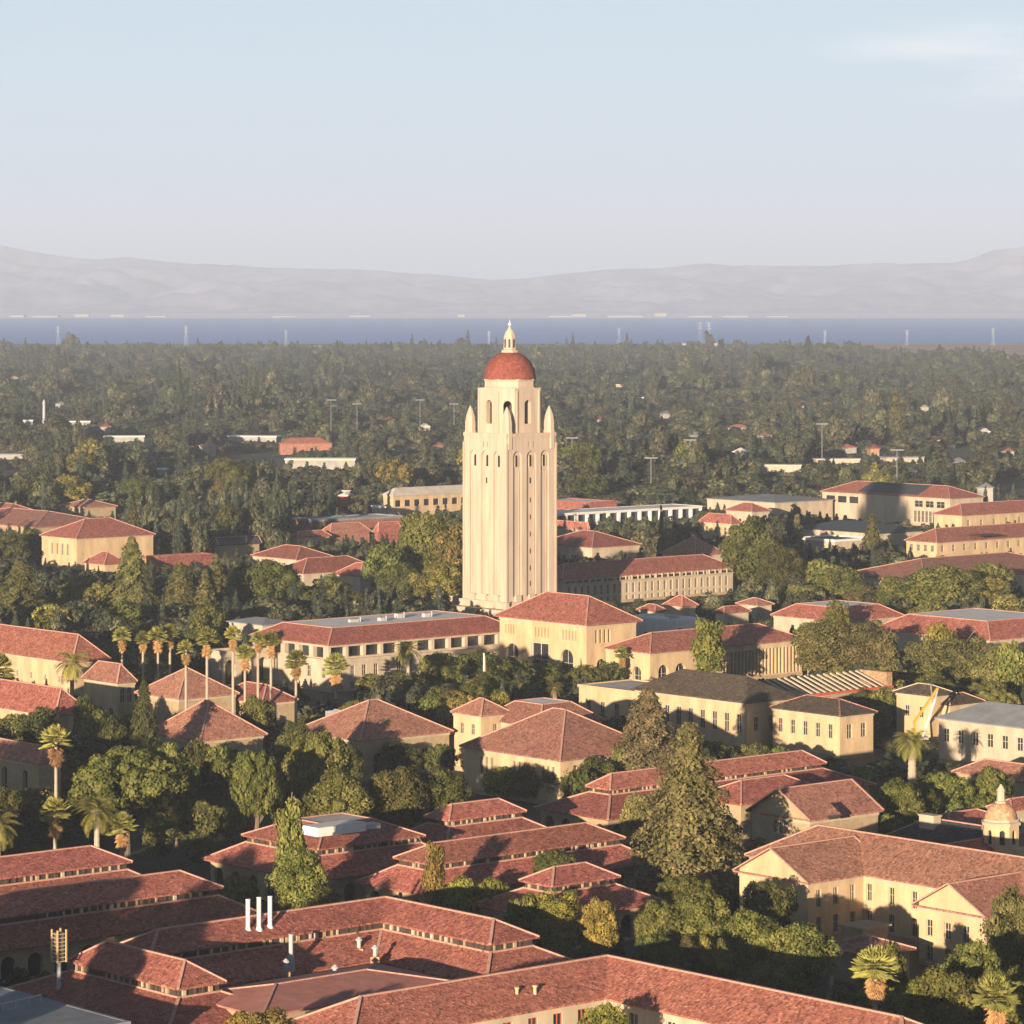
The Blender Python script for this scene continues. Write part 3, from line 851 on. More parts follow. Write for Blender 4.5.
FAN = [palm_fan_meshes(k) for k in (1, 2, 3)]
DATE = [palm_date_mesh(k) for k in (1, 2)]
mb_ = MB()
mb_.lathe([(1.0 + .5 * (1 - k_ / 24) ** 3 + (.1 if k_ % 2 else 0), k_ / 24) for k_ in range(25)], PALEBARK, 10)
PALMTRUNK = mb_.mesh("trunk")
mb_ = MB()
for k_ in range(5):
    mb_.tube((0, 0, -.16 + k_ * .05), (0, 0, -.11 + k_ * .05), .10 + .025 * k_, .12 + .02 * k_, BARK, 10, True)
DATEBOSS = mb_.mesh("crown_boss")

def palm(kind, px, cy, base, r_px, label, group=None, trunk_r=.26):
    p = at(px, base)
    s = p.y / FPX
    zc, r = CAMZ - (cy - HY) * s, r_px * s
    rr = random.Random(int(px * 7 + base))
    o = thing('palm_tree', label, 'palm tree', (p.x, p.y, 0), rr.uniform(0, 6.28), group)
    if kind == 'fan':
        cr, sk = rr.choice(FAN)
        c = link('crown', cr, o, (0, 0, zc + r * .1), 0, (r * 1.12, r * 1.12, r * 1.2)); c.color = (1.05, 1.05, .85, 1)
        d = link('dead_skirt', sk, o, (0, 0, zc - r * .2), 0, (r * .74, r * .74, r * 1.15)); d.color = (1.15, 1, .9, 1)
        link('trunk', PALMTRUNK, o, (0, 0, 0), 0, (trunk_r, trunk_r, zc))
    else:
        c = link('crown', rr.choice(DATE), o, (0, 0, zc), 0, (r, r, r)); c.color = (1.1, 1.05, .8, 1)
        link('crown_boss', DATEBOSS, o, (0, 0, zc), 0, (r * 1.3, r * 1.3, r * 1.3))
        link('trunk', PALMTRUNK, o, (0, 0, 0), 0, (trunk_r * 1.7, trunk_r * 1.7, zc))
    KEEP.append((px - r_px, px + r_px, cy - r_px, min(base - 4, cy + r_px * (3.4 if kind == 'fan' else 1.0)), p.y))
    TREES.append(dict(o=o, kind='palm', tint=None, px=px, top=cy - r_px, base=base, hw=r_px, y=p.y, h=zc + r, r=r, label=label))
    return o
# ---------------------------------------------------------------- ground, bay, hills
def sheet(name, x0, x1, y0, y1, z, mat):
    mb = MB(); mb.face([(x0, y0, z), (x1, y0, z), (x1, y1, z), (x0, y1, z)], mat)
    return tag(mb.build(name), kind='structure')

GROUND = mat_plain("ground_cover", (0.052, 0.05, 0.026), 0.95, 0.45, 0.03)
PAVE = mat_plain("asphalt", (0.055, 0.055, 0.058), 0.9, 0.2, 0.1)
MARSH = mat_plain("salt_marsh", (0.30, 0.17, 0.11), 0.95, 0.35, 0.004)
SHORE = mat_plain("salt_flat", (0.78, 0.62, 0.54), 0.95, 0.4, 0.004)
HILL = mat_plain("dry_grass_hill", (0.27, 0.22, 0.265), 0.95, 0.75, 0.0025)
m, n, l, p = nodes_of("bay_water")
p.inputs["Roughness"].default_value = 0.5
p.inputs["Specular IOR Level"].default_value = 0.08
tc = n.new("ShaderNodeTexCoord"); mp = n.new("ShaderNodeMapping"); mp.inputs["Scale"].default_value = (.002, .012, 1)
no = n.new("ShaderNodeTexNoise"); no.inputs["Scale"].default_value = 1; no.inputs["Detail"].default_value = 6
l.new(tc.outputs["Object"], mp.inputs[0]); l.new(mp.outputs[0], no.inputs["Vector"])
r_ = ramp(n, [(0.35, (0.02, 0.18, 0.56)), (0.65, (0.045, 0.24, 0.66))]); l.new(no.outputs[0], r_.inputs[0]); l.new(r_.outputs[0], p.inputs["Base Color"])
WATER = m

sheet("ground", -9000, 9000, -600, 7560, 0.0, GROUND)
sheet("bay_water", -12000, 12000, 7560, 18400, -1.5, WATER)
sheet("far_shore", -14000, 14000, 18400, 26500, -0.5, SHORE)
mb = MB()
rr = random.Random(4)
edge = [(600 + 60 * i + rr.uniform(-30, 30), 5700 + 900 * math.exp(-i * .25) + rr.uniform(-60, 60)) for i in range(30)]
for i in range(29):
    mb.face([(*edge[i], .3), (*edge[i + 1], .3), (edge[i + 1][0], 7600, .3), (edge[i][0], 7600, .3)], MARSH)
tag(mb.build("marsh"), kind='structure')
LAWN = mat_plain("shaded_lawn", (0.028, 0.036, 0.014), 0.95, 0.3, 0.2)  # lawn green darkened so its colour carries the deep shade
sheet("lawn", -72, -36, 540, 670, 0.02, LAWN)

RIDGE = [(-400, 240), (-200, 243), (0, 246), (40, 252), (100, 261), (130, 259), (200, 265), (250, 267), (330, 269), (400, 273), (470, 278), (500, 280), (540, 276), (600, 271), (650, 269), (700, 265), (760, 266), (800, 267), (860, 264), (950, 263), (968, 259), (985, 252), (1024, 246), (1100, 240), (1300, 236), (1500, 246)]
def ridge_y(px):
    for (a, ya), (b, yb) in zip(RIDGE, RIDGE[1:]):
        if a <= px <= b: return ya + (yb - ya) * (px - a) / (b - a)
    return RIDGE[0][1] if px < 0 else RIDGE[-1][1]
from mathutils import noise as mnoise
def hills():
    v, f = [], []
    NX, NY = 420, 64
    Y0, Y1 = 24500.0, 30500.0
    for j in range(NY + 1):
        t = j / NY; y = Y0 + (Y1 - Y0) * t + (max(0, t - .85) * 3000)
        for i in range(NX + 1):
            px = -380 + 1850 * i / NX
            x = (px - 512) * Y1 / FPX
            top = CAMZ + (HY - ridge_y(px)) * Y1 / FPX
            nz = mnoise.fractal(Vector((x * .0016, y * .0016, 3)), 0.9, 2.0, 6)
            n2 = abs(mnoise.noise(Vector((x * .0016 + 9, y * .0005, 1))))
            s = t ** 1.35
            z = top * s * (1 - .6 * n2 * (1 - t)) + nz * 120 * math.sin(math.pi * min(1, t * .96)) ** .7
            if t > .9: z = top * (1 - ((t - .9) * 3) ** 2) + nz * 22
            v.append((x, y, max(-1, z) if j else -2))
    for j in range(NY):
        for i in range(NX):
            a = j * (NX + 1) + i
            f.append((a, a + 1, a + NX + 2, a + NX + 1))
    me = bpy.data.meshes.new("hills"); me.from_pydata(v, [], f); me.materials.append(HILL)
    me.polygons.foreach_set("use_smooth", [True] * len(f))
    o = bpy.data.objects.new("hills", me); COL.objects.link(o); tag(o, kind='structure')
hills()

# ---------------------------------------------------------------- the bell tower
def tower():
    p = at(506.5, 600, 6.0)
    Yc = 1022.0
    p = Vector(((506.5 - 512) * Yc / FPX, Yc, 0))
    t = thing('bell_tower', 'tall pale stone bell tower with red tiled dome and lantern', 'tower', (p.x, p.y, 0), TH)
    MARKS.append(('the bell tower', 455, 560, 330, 610, Yc))
    S = 19.2
    H = 54.5
    FOOT.append((*[q for q in (uw(p.x, p.y)[0] - 3, uw(p.x, p.y)[0] + S + 3)], uw(p.x, p.y)[1] - 3, uw(p.x, p.y)[1] + S + 3))
    KEEP.append((455, 562, 320, 605, Yc - 6)); KEEP.append((432, 500, 596, 613, Yc - 6))
    bays = [(.135, .305), (.41, .60), (.695, .86)]
    mb, wn_ = MB(), []
    bay = MB()
    slit = MB()
    for side in 'LR':
        holes = []
        for i, (f0, f1) in enumerate(bays):
            holes.append((f0 * S, f1 * S, 7.6, 50.2, True))
        for c in (.46, .55):
            holes.append((c * S - .22, c * S + .22, 51.2, 52.9, False))
        p0, d, nn = ((0, S), (0, -1), (-1, 0)) if side == 'L' else ((0, 0), (1, 0), (0, -1))
        wall_run(mb, p0, d, nn, S, 0, H, holes, STONE, .55)
        P = lambda s, z, q=0.0: (p0[0] + d[0] * s - nn[0] * q, p0[1] + d[1] * s - nn[1] * q, z)
        for i, (f0, f1) in enumerate(bays):
            a, b = f0 * S, f1 * S
            bay.face([P(a, 7.6, .53), P(b, 7.6, .53), P(b, 50.2, .53), P(a, 50.2, .53)], STONE)
            c = (a + b) / 2
            for q0, q1 in ((a + .5, a + .72), (b - .72, b - .5)):      # thin mullion strips up the bay
                for s_ in (q0,):
                    bay.face([P(q0, 7.6, .36), P(q1, 7.6, .36), P(q1, 44.5, .36), P(q0, 44.5, .36)], STONE)
                    bay.face([P(q0, 7.6, .36), P(q0, 44.5, .36), P(q0, 44.5, .53), P(q0, 7.6, .53)], STONE)
                    bay.face([P(q1, 7.6, .36), P(q1, 44.5, .36), P(q1, 44.5, .53), P(q1, 7.6, .53)], STONE)
            wn_.append((side, c + (0 if side == 'R' else .3), 45.6, 49.0, 1.1 if side == 'R' else .9))
            if i == 1:
                wn_.append((side, c, 40.6, 42.4, .6))
                if side == 'R':
                    for z in (35, 30, 25, 20, 15, 10.5): wn_.append((side, c, z, z + 1.5, .38))
        for c in (.46, .55):
            slit = MB(); slit.face([P(c * S - .22, 51.2, .6), P(c * S + .22, 51.2, .6), P(c * S + .22, 52.9, .6), P(c * S - .22, 52.9, .6)], GLASS); slit.build('slit_opening', t)
    mb.face([(S, 0, 0), (S, S, 0), (S, S, H), (S, 0, H)], STONE); mb.face([(0, S, 0), (S, S, 0), (S, S, H), (0, S, H)], STONE)
    mb.face([(0, 0, H), (S, 0, H), (S, S, H), (0, S, H)], STONE)
    # corner clasps and the slight set-off at the parapet
    for (x, y) in ((0, 0), (S, 0), (0, S), (S, S)):
        mb.box(x - .28, x + .28 if x == 0 else x + .28, y - .28, y + .28, 6.2, H - 2, STONE)
    sh = mb.build('shaft', t)
    bay.build('bay_panel', t)
    WM = {}
    for side, c, za, zb, w in wn_:
        k = (w, zb - za)
        if k not in WM:
            q = MB(); h = zb - za
            pts = [(-w / 2, 0), (w / 2, 0), (w / 2, h - w / 2)] + [(w / 2 * math.cos(a), h - w / 2 + w / 2 * math.sin(a)) for a in (R(30), R(60), R(90), R(120), R(150))] + [(-w / 2, h - w / 2)]
            q.face([(x, -.02, z) for x, z in pts], GLASS)
            if w > 1: q.box(-w / 2 - .12, -w / 2, -.25, 0, 0, h - .3, STONE); q.box(w / 2, w / 2 + .12, -.25, 0, 0, h - .3, STONE)
            WM[k] = q.mesh('window')
        if side == 'L': link('window', WM[k], t, (.52, S - c, za), R(-90))
        else: link('window', WM[k], t, (c, .52, za), 0)
    # parapet rim and corner turrets
    mb = MB()
    for (x0, x1, y0, y1) in ((-.15, S + .15, -.15, .6), (-.15, S + .15, S - .6, S + .15), (-.15, .6, .6, S - .6), (S - .6, S + .15, .6, S - .6)):
        mb.box(x0, x1, y0, y1, H - .2, H + .9, STONE)
    mb.build('parapet', t)
    tm = MB()
    tm.lathe([(1.75, -3.5), (1.75, 1.6), (1.6, 2.0), (1.62, 4.0), (1.3, 6.2), (.68, 8.0), (.15, 9.0), (.0, 9.1)], STONE, 8, rot=R(22.5))
    tme = tm.mesh('corner_turret')
    for (x, y) in ((1.35, 1.35), (S - 1.35, 1.35), (1.35, S - 1.35), (S - 1.35, S - 1.35)): link('corner_turret', tme, t, (x, y, H - .3))
    # belfry: octagon with tall arched openings
    cx = S / 2
    hh, ch = 8.1, 3.0
    oc = [(-hh, -(hh - ch)), (-(hh - ch), -hh), (hh - ch, -hh), (hh, -(hh - ch)), (hh, hh - ch), (hh - ch, hh), (-(hh - ch), hh), (-hh, hh - ch)]
    mb, inner = MB(), MB()
    Z0, Z1 = H, 68.6
    for k in range(8):
        a, b = Vector(oc[k]), Vector(oc[(k + 1) % 8])
        d = (b - a); ln = d.length; d.normalize(); nn = Vector((d.y, -d.x))
        holes = []
        if ln > 6: holes = [(ln * .5 - 1.25, ln * .5 + 1.25, Z0 + 3.6, Z0 + 10.6, True)]
        else: holes = [(ln * .5 - 1.25, ln * .5 + 1.25, Z0 + 2.6, Z0 + 10.4, True)]
        wall_run(mb, (cx + a.x, cx + a.y), (d.x, d.y), (nn.x, nn.y), ln, Z0, Z1, holes, STONE, 1.6)
        if ln > 6:                                     # flat pilasters beside each opening
            for s_ in (.5, ln - 1.1):
                q0 = a + d * s_; q1 = a + d * (s_ + .6)
                o0, o1 = q0 + nn * .3, q1 + nn * .3
                for u_, w_ in ((o0, o1), (q0, o0), (o1, q1)):
                    mb.face([(cx + u_.x, cx + u_.y, Z0), (cx + w_.x, cx + w_.y, Z0), (cx + w_.x, cx + w_.y, Z1 - .8), (cx + u_.x, cx + u_.y, Z1 - .8)], STONE)
                mb.face([(cx + q0.x, cx + q0.y, Z1 - .8), (cx + o0.x, cx + o0.y, Z1 - .8), (cx + o1.x, cx + o1.y, Z1 - .8), (cx + q1.x, cx + q1.y, Z1 - .8)], STONE)
    mb.face([(cx + x, cx + y, Z1) for x, y in oc], STONE)
    mb.build('belfry', t)
    inner.lathe([(4.6, Z0), (4.6, Z1 - .3)], TIMBER, 12, cx, cx)
    inner.build('bell_chamber', t)
    mb = MB()
    mb.lathe([(8.1, Z1 - .4), (8.1, Z1 + .2), (7.75, Z1 + .4), (7.75, 70.6), (8.0, 70.8), (8.0, 71.2), (7.6, 71.25)], STONE, 8, cx, cx, R(22.5))
    mb.build('drum', t)
    mb = MB()
    prof = [(7.8 * math.cos(a), 71.1 + 8.3 * math.sin(a)) for a in [R(x) for x in range(0, 79, 6)]]
    mb.lathe(prof, TILE_DOME, 40, cx, cx)
    mb.build('dome', t, smooth=True)
    mb = MB()
    mb.lathe([(2.6, 78.6), (2.5, 79.7), (1.95, 79.9), (1.8, 83.2), (1.9, 83.4), (1.7, 83.9), (1.2, 85.2), (.5, 86.1), (.3, 86.6)], STONE, 8, cx, cx, R(22.5))
    la = mb.build('lantern', t)
    mb = MB()
    for k in range(8):
        an = R(45 * k)
        c, s_ = math.cos(an), math.sin(an)
        q = 1.84
        pts = [(q * c - w * s_, q * s_ + w * c, z) for w, z in ((-.3, 80.4), (.3, 80.4), (.3, 82.7), (0, 83.1), (-.3, 82.7))]
        mb.face([(cx + x, cx + y, z) for x, y, z in pts], GLASS)
    mb.build('lantern_opening', la)
    mb = MB(); mb.lathe([(.15, 86.7), (.5, 87.1), (.5, 87.5), (.12, 87.9), (.06, 88.6)], WHITE, 10, cx, cx); mb.build('finial', la)
    # stepped plinth
    mb = MB()
    mb.box(-1.1, S + 1.1, -1.1, S + 1.1, 0, 6.2, STONE)
    mb.box(-4.0, S + 4, -4.0, S + 4, 0, 4.2, STONE)
    mb.box(-4.0, S + 1, S + 4.0, S + 17, 0, 4.6, STONE); mb.box(-4.3, S + 1.3, S + 4.0, S + 17.3, 4.6, 5.0, STONE); mb.box(-1, S, S + 4.0, S + 10, 5.0, 6.6, STONE)
    for k in range(3):
        c = S * (.22 + .28 * k)
        for w_ in ((-.35, c), (c, -.35)):
            mb.box(w_[0] - (.3 if w_[0] < 0 else 1.1), w_[0] + (.35 if w_[0] < 0 else 1.1), w_[1] - (.3 if w_[1] < 0 else 1.1), w_[1] + (.35 if w_[1] < 0 else 1.1), 6.2, 8.1, STONE)
    mb.build('plinth', t)
tower()

# ---------------------------------------------------------------- foreground quadrangle roofs
T1 = dict(e=4.0, low=4.7, drop=1.0)
W = lambda side, n, za, zb, w, f0=0.04, f1=0.96, arch=False, style='dark': (side, n, za, zb, w, f0, f1, arch, style)

b = Bld('tiled_hall', 'L-shaped red tiled hall nearest the camera, ridges meeting above cream windows', 'hall', 604, 1000, 9.0, mark='the L-shaped front hall')
b.elbow(9.0, (604, 1000), 13.5, 351, 905, rise=3.4, wmat=CREAM, wins=[W('R', 9, 4.6, 8.2, 1.5, style='red'), W('R', 9, .6, 3.6, 1.5, style='red'), W('L', 7, 4.6, 8.0, 1.6)])
for i, (x, y) in enumerate(((526, 982), (535, 990), (517, 992))):
    a_, b_ = b.local(x, y, 11.0)
    mb = MB(); mb.tube((a_, b_, 9.8), (a_, b_, 11.4), .22, .22, DUCT, 8); mb.tube((a_, b_, 11.4), (a_, b_, 11.6), .34, .3, DUCT, 8); mb.build('roof_vent', b.root)

b = Bld('courtyard_hall', 'L-shaped red roof with clerestory band bending round a tiled courtyard', 'hall', 381, 923, 8.5, mark='the L-shaped clerestory roof')
b.elbow(8.5, (381, 923), 8.8, 150, 490, rise=2.3, tier=dict(e=5.2, low=4.4, drop=1.0))

b = Bld('corner_pavilion', 'two-tier hipped tile roof striped by tree shadows, behind lattice duct', 'hall', 178, 991, 8.5, mark='the two-tier corner pavilion')
b.wing(8.5, lx=66, rx=227, tier=dict(e=6.0, low=4.6, drop=1.0), rise=2.6)

b = Bld('courtyard_roof', 'low shallow tiled roof with small vents in front of the stacks', 'roof', 262, 1018, 6.3)
b.wing(6.3, W=17.5, rx=462, rise=1.5, wmat=SAND, rmat=PINKROOF)

b = Bld('quad_hall', 'long two-tier red roof running off the left edge, nearer of two', 'hall', -110, 934, 8.5, mark='the nearer long quad roof')
b.wing(8.5, W=9.2, rx=224, tier=T1, rise=2.3)
b = Bld('quad_hall', 'long two-tier red roof behind the tall fan palm trunks, farther of two', 'hall', -110, 894, 8.5, mark='the farther long quad roof')
b.wing(8.5, W=9.2, rx=133, tier=T1, rise=2.3)

b = Bld('skylight_hall', 'squarish two-tier tile roof carrying a long white skylight', 'hall', 318, 851, 8.5, mark='the skylight hall')
b.wing(8.5, lx=241, rx=426, tier=dict(e=4.5, low=4.6, drop=.9), rise=2.6, run=6.2, topmat=TANROOF)
a_, b_ = b.local(318, 832, 12.0)
mb = MB(); mb.box(a_, a_ + 9.5, b_, b_ + 4.2, 11.2, 12.6, WHITE, WHITEROOF); mb.box(a_ + 9.6, a_ + 13.2, b_ + 1, b_ + 3, 11.2, 12.0, STEEL); mb.build('skylight', b.root)

b = Bld('quad_pavilion', 'small hipped tile roof with clerestory behind the skylight hall', 'hall', 449, 822, 8.5, mark='the small rear pavilion')
b.wing(8.5, lx=423, rx=527, tier=dict(e=4, low=4.8, drop=.9), rise=2.0)
b = Bld('quad_hall', 'long sunlit tile roof with clerestory left of the big cedar', 'hall', 430, 866, 8.5, mark='the long roof left of the big cedar')
b.wing(8.5, W=9.0, rx=626, tier=dict(e=4, low=4.7, drop=.9), rise=2.3)
b = Bld('quad_hall', 'long two-tier tile roof passing behind the big cedar', 'hall', 610, 791, 8.5, mark='the long roof behind the big cedar')
b.wing(8.5, lx=585, rx=827, tier=dict(e=6.5, low=4.6, drop=.8), rise=2.2)
b = Bld('quad_pavilion', 'small hipped tile roof on pale posts below the big cedar', 'hall', 552, 888, 8.5, mark='the small pavilion below the cedar')
b.wing(8.5, W=7.5, rx=621, tier=dict(e=5, low=4.8, drop=.9), rise=2.0)

b = Bld('gabled_hall', 'shaded gabled hall with three small windows in its stone gable', 'hall', 810, 822, 9.0, mark='the shaded gabled hall')
b.wing(9.0, lx=746, rx=884, roof='gable', axis='a', rise=4.4, rmat=TILE_OLD, wmat=SAND, wins=[W('L', 3, 6.2, 8.6, .9, .36, .64), W('R', 6, 1, 3.4, 1.2), W('L', 3, 1.2, 3.6, 1.2, .1, .9)])
a_, b_ = b.local(830, 810, 11.0)
mb = MB(); mb.face([(a_ - 1.6, b_ - 1.0, 10.3), (a_ + 1.6, b_ - 1.0, 10.3), (a_ + 1.6, b_ + 1.6, 11.9), (a_ - 1.6, b_ + 1.6, 11.9)], TILE_OLD)
mb.face([(a_ - 1.6, b_ - 1, 10.3), (a_ + 1.6, b_ - 1, 10.3), (a_ + 1.2, b_ - .9, 9.6), (a_ - 1.2, b_ - .9, 9.6)], TIMBER); mb.build('dormer', b.root)
b = Bld('tiled_roof_wing', 'lower tiled wing joining the long roof to the gabled hall', 'hall', 741, 806, 6.0)
b.wing(6.0, lx=690, rx=835, rise=3.0, wmat=SAND)

# ---- the yellow block lower right
b = Bld('yellow_hall', 'L-shaped yellow stucco building with tiled roof and gabled right wing', 'building', 868, 877, 9.0, mark='the yellow gabled building')
b.wing(9.0, a0=0, L=16, b0px=1110, W=26, roof='hip', axis='b', ends=(0, 1), rise=4.6, rmat=TILE_OLD, wins=[W('L', 14, 5.3, 7.9, 1.05, 0, .9), W('L', 14, 1.2, 3.9, 1.05, 0, .9)], keep=8)
b.wing(9.0, anchor=(808, 885), W=15.6, L=18, roof='gable', axis='a', rise=4.2, rmat=TILE_OLD, wins=[W('R', 4, 5.3, 7.9, 1.05, .03, .9), W('R', 4, 1.2, 3.9, 1.05, .03, .9), W('L', 3, 5, 7.6, 1.0)], keep=8)
b.wing(8.2, anchor=(985, 919), lx=912, L=22, roof='gable', axis='a', rise=3.8, rmat=TILE_OLD, wins=[W('L', 3, 4.2, 6.6, 1.2, .02, .86), W('L', 3, .6, 2.9, 1.2, .02, .86)], keep=7)
b.wing(4.2, anchor=(872, 958), W=10, L=9, roof='hip', rise=1.6, rmat=TILE_OLD, wmat=SAND)
a_, b_ = b.local(862, 926, 5.5)
mb = MB(); mb.box(a_ - 2, a_ + 3.2, b_ - 2, b_ + 2.2, 3.6, 5.4, SAND); mb.box(a_ - 2.4, a_ + 3.6, b_ - 2.4, b_ + 2.6, 5.4, 5.7, SAND); mb.build('porch', b.root)

b = Bld('slate_lodge', 'long low lodge with dark slate roof beside the little cupola', 'building', 985, 852, 5.8, mark='the dark slate lodge')
b.wing(5.8, lx=886, L=10, roof='hip', rise=2.9, rmat=SLATE, wmat=CREAM, wins=[W('L', 7, 2.6, 5.0, 1.3), W('L', 7, .3, 2.0, 1.3)])
a_, b_ = b.local(930, 822, 8.6)
mb = MB(); mb.box(a_ - .9, a_ + .9, b_ - 1.6, b_ + 1.6, 7.2, 9.6, CREAM); mb.box(a_ - 1.05, a_ + 1.05, b_ - 1.75, b_ + 1.75, 9.6, 9.85, CREAM); mb.build('chimney', b.root)

def cupola():
    p = at(1001, 846, 8.0)
    t = thing('domed_cupola', 'small octagonal yellow cupola with tiled dome and lantern', 'cupola', (p.x, p.y, 0), TH)
    mb = MB(); mb.box(-3.3, 3.3, -3.3, 3.3, 0, 7.8, YELLOW); mb.build('base', t)
    KEEP.append((980, 1024, 790, 848, p.y))
    mb, gl = MB(), MB()
    r = 2.95
    oc = [(r * math.cos(R(22.5 + 45 * k)), r * math.sin(R(22.5 + 45 * k))) for k in range(8)]
    for k in range(8):
        a, c = Vector(oc[(k + 1) % 8]), Vector(oc[k])
        d = (c - a); ln = d.length; d.normalize(); nn = Vector((-d.y, d.x))
        if nn.dot(a) < 0: nn = -nn
        wall_run(mb, tuple(a), tuple(d), tuple(nn), ln, 7.8, 11.6, [(ln / 2 - .42, ln / 2 + .42, 8.5, 10.8, True)], YELLOW, .35)
    mb.lathe([(3.25, 11.5), (3.3, 11.9), (2.9, 12.1), (2.9, 12.4)], CREAM, 8, rot=R(22.5)); mb.build('drum', t)
    gl.lathe([(2.2, 7.8), (2.2, 11.4)], GLASS, 8, rot=R(22.5)); gl.build('opening', t)
    mb = MB(); mb.lathe([(2.6 * math.cos(R(x)), 12.3 + 2.7 * math.sin(R(x))) for x in range(0, 80, 10)], TILE_TAN, 24); mb.build('dome', t, smooth=True)
    mb = MB(); mb.lathe([(.95, 14.7), (.95, 15.1), (.7, 15.2), (.62, 16.6), (.75, 16.7), (.5, 17.2), (.1, 17.8)], CREAM, 8); mb.build('lantern', t)
cupola()
b = Bld('tiled_annex', 'flat red tiled annex at right edge below the cupola', 'building', 950, 864, 7.0, mark='the red annex below the cupola')
b.wing(7.0, W=9, rx=1075, rise=1.9)
b = Bld('cream_annex', 'small cream block with red roof at right edge behind cupola', 'building', 1012, 812, 7.5)
b.wing(7.5, W=6, rx=1060, rise=1.4, wmat=CREAM, wins=[W('R', 3, 4, 6, 1)])
b = Bld('tiled_annex', 'low red roof sliver between slate lodge and cupola', 'building', 950, 829, 6.0)
b.wing(6.0, W=8, rx=1010, rise=1.6)
b = Bld('grey_workshop', 'low metal roof in the bottom left corner with pipe rail', 'building', 128, 1022, 9.0)
b.wing(9.0, lx=-60, a0=-26, L=0, roof='flat', topmat=GREYROOF, wmat=CREAM, capmat=GREYROOF, parapet=.1)
mb = MB()
c0 = b.local(-10, 1010, 9.5); c1 = b.local(41, 998, 9.5)
mb.tube((*c0, 9.9), (*c1, 9.9), .1, .1, STEEL, 6)
for q in range(5):
    f = q / 4; x, y = c0[0] + (c1[0] - c0[0]) * f, c0[1] + (c1[1] - c0[1]) * f
    mb.tube((x, y, 9.0), (x, y, 9.9), .06, .06, STEEL, 5)
mb.build('pipe_rail', b.root)

# ---- stacks and vents
def stack(px, ytop, ybase, zb, label, mat, r=.3, name='exhaust_stack'):
    p = at(px, ybase, zb); h = (ybase - ytop) * p.y / FPX
    t = thing(name, label, 'exhaust stack', (p.x, p.y, zb), 0, 'exhaust stacks on the courtyard roofs')
    mb = MB(); mb.tube((0, 0, 0), (0, 0, h), r, r, mat, 12); mb.build('pipe', t)
    mb = MB(); mb.tube((0, 0, -2.0), (0, 0, .55), r * 2, r * 1.6, mat, 12); mb.tube((0, 0, .55), (0, 0, .9), r * 1.5, r, mat, 12); mb.build('base', t)
    mb = MB(); mb.tube((0, 0, h), (0, 0, h + .12), r * 1.15, r * 1.15, mat, 12); mb.build('rim', t)
stack(248, 900, 934, 9.2, 'white exhaust stack, leftmost of the three on the tile roof', PIPEW)
stack(259, 898, 933, 9.2, 'white exhaust stack, middle one of the three on the tile roof', PIPEW)
stack(270, 897, 931, 9.2, 'white exhaust stack, rightmost of the three on the tile roof', PIPEW)
stack(291, 935, 961, 6.2, 'grey exhaust stack standing alone in front of the white three', STEEL)
for x, y, tx in ((286, 968, 'left of the lone grey stack'), (335, 974, 'nearest on the courtyard roof'), (359, 946, 'beside the clerestory bend'), (375, 954, 'brick-footed, right end of the courtyard roof')):
    p = at(x, y, 6.3)
    t = thing('roof_vent', 'short metal roof vent, ' + tx, 'roof vent', (p.x, p.y, 5.6), 0, 'vents on the courtyard roof')
    mb = MB(); mb.tube((0, 0, 0), (0, 0, 1.5), .28, .28, STEEL, 10); mb.build('pipe', t)
    mb = MB(); mb.lathe([(.5, 1.45), (.5, 1.6), (.1, 1.95)], STEEL, 10); mb.build('cap', t)
    mb = MB(); mb.box(-.6, .6, -.6, .6, -.6, .4, TILE_TAN); mb.build('base', t)
p = at(59, 1000, 4.5)
t = thing('lattice_duct', 'tall beige lattice-cased duct on a grey pole, lower left', 'duct', (p.x, p.y, 0), TH)
mb = MB(); mb.tube((0, 0, 0), (0, 0, 9.4), .3, .3, STEEL, 8); mb.build('pole', t)
mb = MB(); mb.box(-.42, .42, -.42, .42, 9.4, 13.2, BARK)
for z in range(8): mb.box(-.68, .68, -.68, .68, 9.5 + z * .5, 9.58 + z * .5, DUCT)
for x in (-.66, .66):
    for y in (-.66, .66): mb.box(x - .09, x + .09, y - .09, y + .09, 9.4, 13.6, YELLOW)
mb.build('casing', t)

# ---------------------------------------------------------------- left middle
b = Bld('red_roofed_hall', 'large yellow hall with red hip roof at left edge above palms', 'building', 72, 663, 11.0, mark='the large yellow hall')
b.wing(11.0, lx=-60, L=11, rise=5.6, wins=[W('L', 9, 6.0, 7.4, .9, 0, .95), W('L', 6, 1, 4, 1.6, 0, .95, True)], keep=6)
b.wing(7.0, anchor=(60, 674), lx=-50, L=9, roof='hip', rise=2.4, wins=[W('L', 8, 3.6, 5.4, .9)])
b.wing(10.0, anchor=(20, 656), W=12, L=10, roof='gable', axis='a', rise=3.4, wins=[W('L', 1, 4.5, 8.5, 3.0, .3, .7, True)], b0=-2)
b = Bld('red_roofed_hall', 'bright red hip roof over yellow arches, palm shadows across it', 'building', 55, 717, 8.0, mark='the bright red arched hall')
b.wing(8.0, lx=-50, rx=92, rise=5.0, axis='b', wins=[W('L', 5, .6, 6.0, 2.2, 0, 1, True)], keep=5)
b = Bld('yellow_pavilion', 'square yellow block with pyramid tile roof among the palms', 'building', 117, 684, 10.0, mark='the square yellow pavilion')
b.wing(10.0, lx=81, rx=138, rise=3.8, rmat=TILE_OLD, over=.5, wins=[W('R', 2, 5.6, 9, 1.3, .1, .9, True), W('L', 3, 1, 4.5, 1.6, .05, .95, True)], keep=6)
b = Bld('tiled_hall', 'dull hip roof with sunlit left slope behind the front row of palms', 'building', 178, 700, 9.0, mark='the half-lit hip roof')
